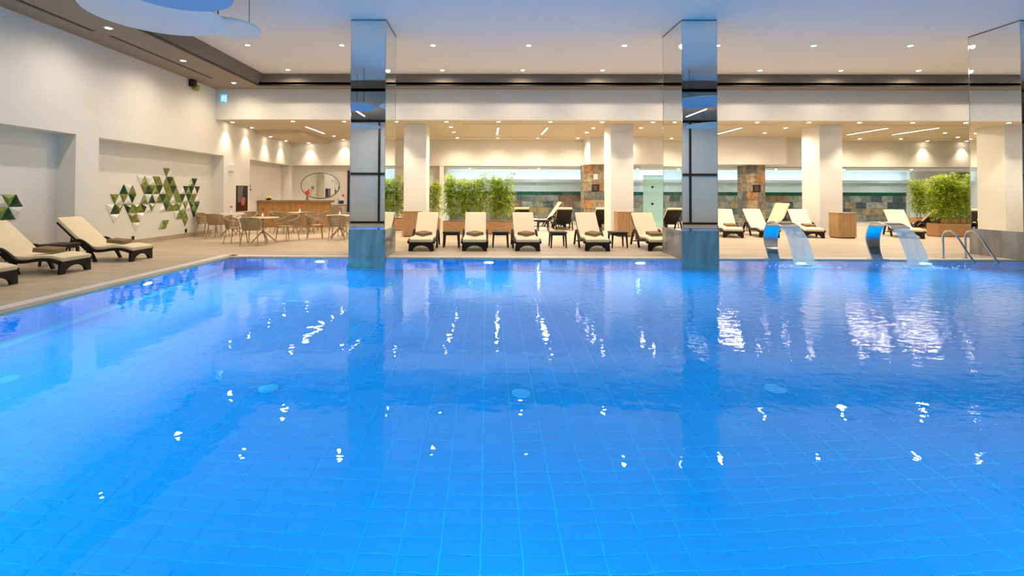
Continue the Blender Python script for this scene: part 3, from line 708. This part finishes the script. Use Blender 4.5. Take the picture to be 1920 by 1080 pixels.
lounger(10.95, 18.75, 205, 'cream sun lounger with a steep backrest, turned sideways, before the second slate pillar', steep=True)
lounger(10.96, 15.63, seg(10.96, 15.63, 11.45, 17.3), 'cream sun lounger left of the third white column', 'sfolded brown towel on the lounger left of the third white column')
lounger(14.22, 15.6, seg(14.22, 15.6, 14.95, 17.25), 'cream sun lounger behind the second water jet')
lounger(16.78, 18.85, 90, 'cream sun lounger facing away, beside the right bamboo planter')

# side tables
def make_side_table():
    t = empty('side_table')
    MB().box(-.225, .225, -.225, .225, .39, .43).build('table_top', 'wicker2', t, bevel=.008)
    MB().box(-.205, .205, -.205, .205, .335, .39).build('apron', 'wicker2', t)
    for sx in (-1, 1):
        for sy in (-1, 1):
            MB().frust(sx * .205 - .016, sx * .205 + .016, sy * .205 - .016, sy * .205 + .016, 0, sx * .185 - .024, sx * .185 + .024, sy * .185 - .024, sy * .185 + .024, .37).build('leg', 'wicker2', t)
    return t
ST = make_side_table(); su = []
for (x, y), lb in (((-.97, 12.62), 'first from the left in the front lounger row'), ((.36, 12.66), 'second from the left in the front lounger row'), ((1.92, 12.66), 'third from the left in the front lounger row'), ((3.57, 12.72), 'fourth from the left, before the cabinet'), ((2.2, 18.3), 'standing farther back, beside the loungers facing away'), ((-8.55, 9.22), 'between the two farther loungers on the left deck'), ((-8.6, 7.72), 'between the two nearer loungers on the left deck'), ((9.12, 18.0), 'between two loungers before the second slate pillar')):
    tag(place(ST, su, (x, y, 0), 0), 'dark woven side table, ' + lb, 'side table', 'dark woven side tables')

# ------------------------------------------------------------------ cabinets
def make_cabinet():
    t = empty('towel_cabinet')
    w, dp, h = .60, .46, .86
    MB().box(.012, w - .012, .012, dp - .012, .03, h - .03).build('carcass', 'soil', t)
    n = 6
    for i in range(n): MB().box(i * w / n + .003, (i + 1) * w / n - .003, 0, .014, .03, h - .025).build('plank', 'wood', t)
    for i in range(4):
        for x0 in (0, w - .014): MB().box(x0, x0 + .014, .014 + i * (dp - .028) / 4 + .003, .014 + (i + 1) * (dp - .028) / 4 - .003, .03, h - .025).build('plank', 'wood', t)
    MB().box(-.012, w + .012, -.012, dp + .012, h - .025, h).build('top', 'wood', t, bevel=.004)
    MB().box(.03, w - .03, .03, dp - .03, 0, .03).build('plinth', 'dark', t)
    return t
CB = make_cabinet(); cu = []
for (x, y), lb in (((-2.86, 15.55), 'before the leftmost white column'), ((4.45, 15.85), 'before the middle white column'), ((11.72, 15.55), 'before the rightmost white column')):
    tag(place(CB, cu, (x, y, 0), 0), 'waist-high oak plank cabinet ' + lb, 'cabinet', 'oak plank cabinets')

# ------------------------------------------------------------------ bamboo planters
def make_planter(seed):
    rng = random.Random(seed)
    t = empty('bamboo_planter'); L, dp, h = 2.5, .44, .46
    bx = MB().box(0, L, .02, dp - .02, 0, h - .08)
    bx.build('box_core', 'soil', t)
    for i in range(3):
        z0, z1 = .02 + i * .147, .02 + (i + 1) * .147 - .003
        MB().box(0, L, 0, .022, z0, z1).build('plank', 'woodh', t); MB().box(0, L, dp - .022, dp, z0, z1).build('plank', 'woodh', t)
        for x0 in (-.022, L): MB().box(x0, x0 + .022, 0, dp, z0, z1).build('plank', 'woodh', t)
    MB().box(.02, L - .02, .03, dp - .03, h - .09, h - .05).build('soil', 'soil', t)
    lf = MB()
    for k in range(40):
        x, y = rng.uniform(.06, L - .06), rng.uniform(.08, dp - .08); hh = rng.uniform(1.70, 2.27)
        lx, ly = rng.uniform(-.12, .12), rng.uniform(-.16, .16)
        pts = [(x, y, h - .06), (x + lx * .25, y + ly * .25, lerp(h, hh, .5)), (x + lx, y + ly, hh)]
        MB().tube(pts, [.009, .008, .004], 6).build('culm', 'culm', t)
        for q in range(105):
            u = rng.random() ** .75; zc = lerp(.62, hh, u)
            f_ = (zc - h) / (hh - h); cx, cy = x + lx * f_, y + ly * f_
            a = rng.uniform(0, 2 * PI); rad = rng.uniform(.03, .22) * (1.1 - .5 * u)
            b0 = Vector((cx + rad * math.cos(a), cy + rad * math.sin(a), zc))
            for w_ in range(3):
                aa = a + rng.uniform(-1, 1); ln = rng.uniform(.09, .18); wd = rng.uniform(.011, .020)
                dr = Vector((math.cos(aa), math.sin(aa), rng.uniform(-.9, .35))).normalized()
                sd = dr.cross(Vector((rng.uniform(-.4, .4), rng.uniform(-.4, .4), 1))).normalized()
                o_ = b0 + Vector((rng.uniform(-.03, .03), rng.uniform(-.03, .03), rng.uniform(-.05, .05)))
                lf.add([o_, o_ + dr * ln * .4 + sd * wd, o_ + dr * ln, o_ + dr * ln * .4 - sd * wd], [(0, 1, 2, 3)])
    me = bpy.data.meshes.new('foliage'); me.from_pydata(lf.v, [], lf.f); me.materials.append(M['leaf'])
    link('foliage', me, t, 'stuff')
    return t
BP = make_planter(3); bu = []; BQ = make_planter(5); bu2 = []
tag(place(BP, bu, (-1.57, 16.62, 0), 0), 'long oak planter of dense bamboo behind the front lounger row', 'planter', 'bamboo planters')
tag(place(BQ, bu2, (-4.4, 18.22, 0), 0), 'oak bamboo planter behind the leftmost white column', 'planter', 'bamboo planters')
tag(place(BQ, bu2, (15.77, 16.30, 0), 0), 'oak bamboo planter beside the right mirror pillar', 'planter', 'bamboo planters')
tag(place(BP, bu, (18.7, 20.3, 0), 0), 'oak bamboo planter farthest back at right', 'planter', 'bamboo planters')

# ------------------------------------------------------------------ swan neck fountains
def make_fountain():
    t = empty('water_fountain')
    P = [(.0, .0), (.09, .2), (.13, .42), (.10, .60), (.01, .76), (-.13, .845), (-.30, .845), (-.48, .80), (-.60, .745)]
    Wd = [.11, .125, .15, .16, .17, .18, .185, .19, .19]
    pp = smooth_path([(p[0], p[1], w) for p, w in zip(P, Wd)], 5)
    up_, dn = ribbon([(a, b) for a, b, _ in pp], .022)
    vs = []; n = len(pp)
    for (a, b, w), u, d_ in zip(pp, up_, dn):
        vs += [(-w, u[0], u[1]), (w, u[0], u[1]), (w, d_[0], d_[1]), (-w, d_[0], d_[1])]
    fs = [(4 * i + k, 4 * i + (k + 1) % 4, 4 * i + 4 + (k + 1) % 4, 4 * i + 4 + k) for i in range(n - 1) for k in range(4)] + [(0, 3, 2, 1), (4 * n - 4, 4 * n - 3, 4 * n - 2, 4 * n - 1)]
    MB().add(vs, fs).build('neck', 'steel', t, smooth=True)
    for s in (-1, 1):
        MB().tube([(s * w, a, b) for a, b, w in pp], .013, 8).build('rim', 'steel', t, smooth=True)
    MB().box(-.17, .17, -.10, .10, 0, .012).build('base_plate', 'steel', t, bevel=.003)
    MB().tube([(-.13, .075, .16), (.13, .075, .16)], .010, 8).build('cross_bar', 'steel', t)
    # falling sheet
    S = []
    for i in range(13):
        q = i / 12; yy = -.60 - .42 * q; zz = .735 - .12 * q - .64 * q * q
        S.append((yy, zz, lerp(.185, .225, q)))
    vs = []; cols = 14
    for j, (yy, zz, w) in enumerate(S):
        for k in range(cols + 1):
            u = -1 + 2 * k / cols; wob = .012 * math.sin(7 * u + j * .5) + .006 * math.sin(19 * u)
            vs += [(u * w, yy + wob, zz), (u * w, yy + wob + .012, zz)]
    def id_(j, k, s): return (j * (cols + 1) + k) * 2 + s
    fs = []
    for j in range(len(S) - 1):
        for k in range(cols):
            fs += [(id_(j, k, 0), id_(j, k + 1, 0), id_(j + 1, k + 1, 0), id_(j + 1, k, 0)), (id_(j, k, 1), id_(j + 1, k, 1), id_(j + 1, k + 1, 1), id_(j, k + 1, 1))]
        for k in (0, cols): fs.append((id_(j, k, 0), id_(j + 1, k, 0), id_(j + 1, k, 1), id_(j, k, 1)))
    MB().add(vs, fs).build('water_sheet', 'sheet', t, smooth=True)
    fm = MB(); rng = random.Random(4)
    for k in range(260):
        a = rng.uniform(0, 2 * PI); r = abs(rng.gauss(0, .45)); x, y = r * math.cos(a) * .8, -1.04 + r * math.sin(a) * .35
        if y > -.2: continue
        fm.ball((x, y, ZW + .004), rng.uniform(.012, .035) * (1.2 - min(r, 1) * .6), 5, .5)
    fm.build('foam', 'foam', t, smooth=True, kind='stuff')
    return t
FT = make_fountain(); fu = []
for x, lb in ((6.51, 'left curved steel water jet, near the middle mirror pillar'), (8.84, 'right curved steel water jet, left of the pool ladder')):
    tag(place(FT, fu, (x, 10.57, 0), 0), lb, 'fountain', 'steel swan neck fountains')
# ladder
t = empty('pool_ladder', (10.48, 10.74, 0)); tag(t, 'pair of bent steel ladder rails dipping into the pool', 'ladder')
for x, sk in ((0, .10), (.51, .10)):
    pts = smooth_path([(x, 0, 0), (x, 0, .30), (x, 0, .50), (x, -.04, .60), (x + .01, -.12, .645), (x + .02, -.21, .62), (x + .04, -.30, .50), (x + .07, -.45, .22), (x + .10, -.60, -.04), (x + .10, -.62, -.2), (x + .10, -.62, -.95)], 4)
    MB().tube(pts, .021, 10).build('rail', 'steel', t, smooth=True); MB().lathe([(.045, 0), (.045, .012), (.024, .02)], 14, (x, 0)).build('flange', 'steel', t, smooth=True)
for z in (-.3, -.6, -.9): MB().box(.1, .61, -.65, -.57, z - .015, z + .015).build('tread', 'steel', t)

# ------------------------------------------------------------------ cafe chairs and tables
def make_chair():
    t = empty('dining_chair')      # faces +y
    s = MB().prism([(-.20, -.21), (.20, -.21), (.235, -.1), (.235, .20), (.20, .23), (-.20, .23), (-.235, .20), (-.235, -.1)], 'z', .425, .452)
    s.build('seat', 'taupe', t, bevel=.008)
    for sx in (-1, 1):
        for y0, y1 in ((-.17, -.24), (.18, .23)):
            MB().tube([(sx * .20, y0, .43), (sx * .245, y1, 0)], [.017, .011], 8).build('leg', 'taupe', t, smooth=True)
    U = smooth_path([(.285, .10, .63), (.285, -.05, .66), (.27, -.18, .72), (.20, -.26, .765), (.0, -.285, .775), (-.20, -.26, .765), (-.27, -.18, .72), (-.285, -.05, .66), (-.285, .10, .63)], 4)
    arm = [(.24, .20, .45), (.268, .205, .54), (.285, .17, .615)]
    rail = smooth_path(arm + U[1:-1] + [(-a, b, c) for a, b, c in reversed(arm)], 2)
    MB().tube(rail, .016, 8).build('armrest', 'taupe', t, smooth=True)
    bk = MB(); n = len(U)
    for i in range(5, n - 5):
        a, b = Vector(U[i]), Vector(U[i + 1]) if i + 1 < n else Vector(U[i])
        mid_ = (a + b) / 2; tang = (b - a).normalized(); nrm = Vector((tang.y, -tang.x, 0)).normalized()
        for q in (.0, .5):
            p = a.lerp(b, q + .25); hw = (b - a).length * .17
            lo = Vector((p.x * .84, p.y * .80 - .005, .445))
            pts = [lo, lo.lerp(p, .5) + Vector((p.x * .02, p.y * .03, 0)), p]
            vs = []
            for c in pts:
                vs += [c - tang * hw - nrm * .006, c + tang * hw - nrm * .006, c + tang * hw + nrm * .006, c - tang * hw + nrm * .006]
            bk.add(vs, [(4 * j + k, 4 * j + (k + 1) % 4, 4 * j + 4 + (k + 1) % 4, 4 * j + 4 + k) for j in range(2) for k in range(4)])
    for f_ in (.28, .55, .8):
        bk.tube([(lerp(p[0] * .84, p[0], f_), lerp(p[1] * .8 - .005, p[1], f_), lerp(.445, p[2], f_)) for p in U[5:n - 5]], .010, 6)
    bk.build('backrest', 'taupe', t)
    return t
CH = make_chair(); chu = []
def chair(x, y, fx, fy, lb):
    tag(place(CH, chu, (x, y, 0), math.atan2(fy, fx) - PI / 2), 'taupe woven armchair ' + lb, 'chair', 'taupe cafe armchairs')
def make_table():
    t = empty('cafe_table')
    MB().lathe([(.02, .715), (.40, .715), (.44, .725), (.44, .738), (.435, .742), (.02, .742)], 40).build('tabletop', 'tabletop', t)
    MB().lathe([(.13, .700), (.13, .715), (.03, .716)], 20).build('plate', 'taupe', t)
    MB().tube([(0, 0, .27), (0, 0, .705)], .032, 12).build('column', 'taupe', t, smooth=True)
    for k in range(5):
        a = 2 * PI * k / 5 + .4
        MB().tube([(.02 * math.cos(a), .02 * math.sin(a), .33), (.37 * math.cos(a), .37 * math.sin(a), .015)], [.02, .016], 8).build('leg', 'taupe', t, smooth=True)
    return t
TB = make_table(); tbu = []
TAB = [((-8.72, 15.72), 'left, nearest the left wall', 'pink'), ((-6.56, 13.52), 'nearest the pool', 'pink'), ((-6.98, 17.25), 'before the bar counter', 'red'), ((-4.78, 15.05), 'beside the left mirror pillar', 'red')]
def make_vase(pet):
    t = empty('flower_vase')
    MB().lathe([(.03, 0), (.038, .02), (.03, .08), (.016, .11), (.02, .13)], 14).build('vase', 'white', t, smooth=True)
    MB().tube([(0, 0, .1), (.005, 0, .17), (.012, .005, .22)], .004, 6).build('stem', 'stem', t)
    fl = MB(); fl.ball((.012, .005, .235), .02, 6)
    for k in range(7):
        a = 2 * PI * k / 7; fl.ball((.012 + .025 * math.cos(a), .005 + .025 * math.sin(a), .235 + .008 * (k % 2)), .02, 5)
    fl.build('blossom', pet, t, smooth=True); return t
for (p, lb, pet) in TAB:
    tag(place(TB, tbu, (*p, 0), 0), 'round cream cafe table on splayed taupe legs, ' + lb, 'table', 'round cafe tables')
    v = make_vase(pet); v.location = (p[0] - .03, p[1] + .02, .742); tag(v, 'small white vase with a %s flower on the table %s' % ('red' if pet == 'red' else 'dark pink', lb), 'vase', 'flower vases on the cafe tables')
chair(-9.42, 15.50, 1, 0, 'with its back to the left wall')
chair(-8.70, 14.93, .05, 1, 'on the pool side of the leftmost table')
chair(-8.55, 16.45, -.1, -1, 'behind the leftmost table, before the pilaster')
chair(-7.28, 13.38, 1, .1, 'left of the table nearest the pool')
chair(-6.48, 12.80, 0, 1, 'nearest the pool, its back to the viewer')
chair(-6.10, 14.12, -.45, -.8, 'behind the table nearest the pool')
chair(-7.75, 17.20, 1, 0, 'left of the table before the bar counter')
chair(-7.28, 16.55, .35, .9, 'on the pool side of the table before the bar, left one')
chair(-6.50, 16.66, -.4, .9, 'on the pool side of the table before the bar, right one')
chair(-6.92, 18.05, 0, -1, 'between the bar counter and its table')
chair(-6.26, 17.40, -1, 0, 'right of the table before the bar counter')
chair(-5.48, 14.72, 1, .3, 'left of the table beside the mirror pillar')
chair(-4.62, 14.33, -.1, 1, 'on the pool side of the table beside the mirror pillar')
chair(-4.80, 15.82, 0, -1, 'behind the table beside the mirror pillar')

# ------------------------------------------------------------------ bar
t = empty('bar_counter', (-9.78, 19.65, 0)); tag(t, 'golden oak bar counter with a stone top', 'bar counter')
MB().box(.02, 2.93, .03, .62, .0, 1.06).build('carcass', 'barwood', t)
for i in range(24):
    x0 = .02 + i * 2.91 / 24; MB().box(x0 + .004, x0 + 2.91 / 24 - .004, .005 + .006 * (i % 2), .03, .02, 1.06).build('slat', 'barwood', t)
MB().box(0, 3.06, -.06, .68, 1.06, 1.15).build('counter_top', 'bartop', t, bevel=.006)
t = empty('fruit_bowl', (-9.45, 19.95, 1.15)); tag(t, 'low bowl of yellow fruit on the bar counter', 'fruit bowl')
MB().lathe([(.06, 0), (.11, .03), (.15, .06), (.14, .06), (.10, .035), (.02, .02)], 20).build('bowl', 'soil', t, smooth=True)
for k in range(6):
    a = k * 1.05; MB().ball((.07 * math.cos(a), .07 * math.sin(a), .085 + .02 * (k % 2)), .042, 8).build('lemon', 'yellow', t, smooth=True)
t = empty('flower_arrangement', (-7.78, 19.95, 1.15)); tag(t, 'tall coral red flower arrangement on the bar counter', 'flowers')
MB().lathe([(.05, 0), (.06, .03), (.045, .12), (.05, .15)], 16).build('vase', 'bartop', t, smooth=True)
st_ = MB(); fl = MB(); rng = random.Random(9)
for k in range(9):
    x, y, z = rng.uniform(-.12, .12), rng.uniform(-.1, .1), rng.uniform(.24, .47)
    st_.tube([(0, 0, .12), (x, y, z)], .004, 5)
    for q in range(5): fl.ball((x + rng.uniform(-.03, .03), y + rng.uniform(-.03, .03), z + rng.uniform(-.03, .03)), .03, 5)
st_.build('stems', 'stem', t); fl.build('blossom', 'red', t, smooth=True)
t = empty('wall_mirror', (-8.10, YN - .03, 1.82)); tag(t, 'wide oval mirror with a thin dark frame above the bar', 'mirror')
el = [(.93 * math.cos(2 * PI * k / 64), .61 * math.sin(2 * PI * k / 64)) for k in range(64)]
MB().prism(el, 'y', 0, .02).build('mirror_glass', 'mirror', t)
MB().tube([(x, 0, z) for x, z in el + el[:2]], .012, 6).build('frame', 'black', t)
t = empty('back_counter', (-7.72, 21.75, 0)); tag(t, 'low white back-bar cabinet under the oval mirror', 'cabinet')
MB().box(0, .92, 0, .6, .0, .86).build('cabinet_body', 'white', t); MB().box(-.02, .94, -.02, .62, .86, .90).build('worktop', 'bartop', t)
MB().box(.02, .34, -.015, 0, .30, .82).build('door', 'black', t); MB().box(.36, .9, -.015, 0, .3, .82).build('door', 'soffit', t)
t = empty('tap', (-7.1, 22.0, .90)); tag(t, 'slim dark tap on the back-bar cabinet', 'tap')
MB().tube(smooth_path([(0, 0, 0), (0, 0, .22), (0, -.04, .28), (0, -.1, .27)], 4), .01, 8).build('spout', 'black', t)
t = MB().box(-7.20, -6.965, YN - .02, YN, .95, 1.10).build('wall_sign', 'blue', bevel=.004); tag(t, 'small navy sign on the wall beside the black door', 'sign')
t = MB().lathe([(.055, 0), (.055, .03), (.03, .045), (.002, .05)], 16).build('alarm_button', 'red', smooth=True); t.location = (-6.99, YN, 1.35); t.rotation_euler = (PI / 2, 0, 0); tag(t, 'small red alarm button on the wall by the black door', 'alarm')
# framed dark panel, wall light and sign on the left wall
t = empty('display_panel', (XW, 17.225, .76)); tag(t, 'tall dark glossy picture panel on the pilaster', 'picture')
MB().box(0, .03, 0, .79, 0, .97).build('frame', 'black', t)
MB().box(.03, .034, .02, .77, .02, .30).build('print', mat('dark_maroon', (.06, .012, .008), .15), t)
MB().prism([(.05, .95), (.05, .35), (.35, .32), (.45, .95)], 'x', .030, .036).build('print', mat('grey_print', (.16, .13, .11), .15), t)
MB().ball((.036, .42, .36), .001, 4).prism([(.33, .22), (.55, .22), (.62, .48), (.45, .55), (.30, .42)], 'x', .031, .037).build('print', mat('rose_print', (.42, .12, .10), .15), t)
t = empty('emergency_lamp', (XW, 16.64, 2.08)); tag(t, 'white emergency lamp high on the pilaster', 'lamp')
MB().box(0, .07, .02, .34, .16, .36).build('body', 'white', t, bevel=.01)
for y in (.08, .26): MB().ball((.06, y, .40), .045, 8).build('lamp_head', 'white', t, smooth=True)
MB().box(0, .02, .16, .20, 0, .16).build('conduit', 'white', t)
t = empty('wall_sign', (XN, 18.70, 1.54)); tag(t, 'dark letters with an arrow on the wall beyond the pilaster', 'sign')
def text(s, size, loc, rot, m_, parent, name='lettering'):
    cu_ = bpy.data.curves.new(name, 'FONT'); cu_.body = s; cu_.size = size; cu_.extrude = .004; cu_.materials.append(M[m_])
    tmp = bpy.data.objects.new(name, cu_); C.objects.link(tmp)
    me = bpy.data.meshes.new_from_object(tmp.evaluated_get(bpy.context.evaluated_depsgraph_get()))
    bpy.data.objects.remove(tmp); me.materials.clear(); me.materials.append(M[m_])
    o = link(name, me, parent); o.location = loc; o.rotation_euler = rot; return o
text('SPA', .24, (.006, 0, .12), (PI / 2, 0, PI / 2), 'black', t)
MB().prism([(.30, .05), (.37, .10), (.37, .065), (.48, .065), (.48, .035), (.37, .035), (.37, 0)], 'x', 0, .008).build('arrow', 'black', t)
t = empty('wall_speaker', (XW, 14.40, 4.70)); tag(t, 'small dark and yellow siren under the left soffit', 'siren')
MB().box(0, .14, 0, .20, .10, .32).build('body', 'black', t, bevel=.01); MB().lathe([(.03, 0), (.08, .05), (.09, .14), (.05, .18)], 14, (.11, .24)).build('horn', 'lime', t, smooth=True); MB().box(0, .1, .2, .28, .05, .12).build('bracket', 'soffit', t)
t = empty('exit_sign', (-9.205, YB, 4.555)); tag(t, 'glowing blue running man exit sign on the bulkhead', 'exit sign')
MB().box(0, .225, -.03, 0, 0, .295).build('panel', 'exitg', t)
pg = MB(); yy0, yy1 = -.034, -.029
pg.lathe([(.001, -.034), (.016, -.034), (.016, -.029), (.001, -.029)], 10)
pg.v = [(x + .10, z, y + .245) for x, y, z in pg.v]
for poly in ([(.07, .225), (.115, .225), (.105, .14), (.075, .14)], [(.075, .15), (.10, .15), (.06, .09), (.03, .06), (.025, .075), (.05, .1)], [(.085, .15), (.105, .145), (.13, .09), (.125, .04), (.105, .04), (.108, .085)], [(.11, .22), (.15, .18), (.145, .165), (.105, .195)], [(.07, .215), (.03, .175), (.04, .165), (.075, .19)],
             [(.165, .03), (.205, .03), (.205, .265), (.165, .265)]):
    pg.prism(poly, 'y', yy0, yy1)
pg.build('pictogram', 'exitw', t)
# sockets and screen
for y, z in ((12.75, .19), (15.0, .22)):
    t = MB().box(XN, XN + .012, y - .05, y + .05, z - .06, z + .06).build('wall_socket', 'black', bevel=.003); tag(t, 'small dark wall socket %s the triangle wall tiles' % ('below the left end of' if y < 13 else 'below the right end of'), 'socket')
t = empty('wall_screen', (25.55, YFAR - .05, 2.30)); tag(t, 'dark screen high on the far right wall above the bamboo', 'screen')
MB().box(0, 1.7, -.06, 0, 0, .36).build('screen_body', 'screen', t, bevel=.006)
# triangle wall tiles
def tri_mosaic(name, rows, label):
    t = empty(name, (XN, 12.399, 1.411)); tag(t, label, 'wall art')
    s = .15; hr = .263
    meshes = {}
    for r, s_ in rows.items():
        for tok in s_.split():
            i, c = int(tok[:-1]), tok[-1]
            upw = ((i + r) % 2 != 0)
            key = (upw, c)
            if key not in meshes:
                a = s - .004; z0, z1 = .004, hr - .004
                b = [(0, -a, z0), (0, a, z0), (0, 0, z1)] if upw else [(0, -a, z1), (0, 0, z0), (0, a, z1)]
                f_ = [(.015, p[1] * .985, p[2]) for p in b]
                rr = random.Random(str(key)); ap = (.055, .03 * (1 if c in 'wk' else -1), z0 + (hr * .36 if upw else hr * .62))
                o = MB().add(b + f_ + [ap], [(0, 2, 1), (0, 1, 4, 3), (1, 2, 5, 4), (2, 0, 3, 5), (3, 4, 6), (4, 5, 6), (5, 3, 6)]).build('tile', 'tri_' + c)
                meshes[key] = o.data; bpy.data.objects.remove(o)
            o = link('tile', meshes[key], t); o.location = (0, i * s, (r - 1) * hr)
tri_mosaic('wall_mosaic', {
    3: '11o 12w', 2: '4w 5o 6w 7w 8o 9o 11o 12k 13o 19g 20k', 1: '0k 1w 2o 5o 6k 7o 8o 9k 10w 11o 12g 13k 14o 16w 17k 18g 19k 20w 21k',
    0: '-2o -1w 0o 1w 2k 5o 6w 7k 8w 9o 10k 11g 12o 13w 14g 15g 16k 17w 18k 19g 20o 21w',
    -1: '-3w -2k -1o 1k 2g 3o 4o 5k 6w 7o 10w 11k 12g 13o 14g 15o 16w 17g 18w 19k 20g 21k',
    -2: '-2w 2o 3o 4w 14w 15g 16g 17g 20k', -3: '3w 10g 11g 17g'}, 'large wall mosaic of green and white triangles between the pilasters')
tri_mosaic('wall_mosaic', {0: '-23k -22g -21w -20g -19k', -1: '-23o -22w -21g -20k -19w', 1: '-23o -22w'}, 'smaller triangle mosaic cut off at the left edge above the lounger')
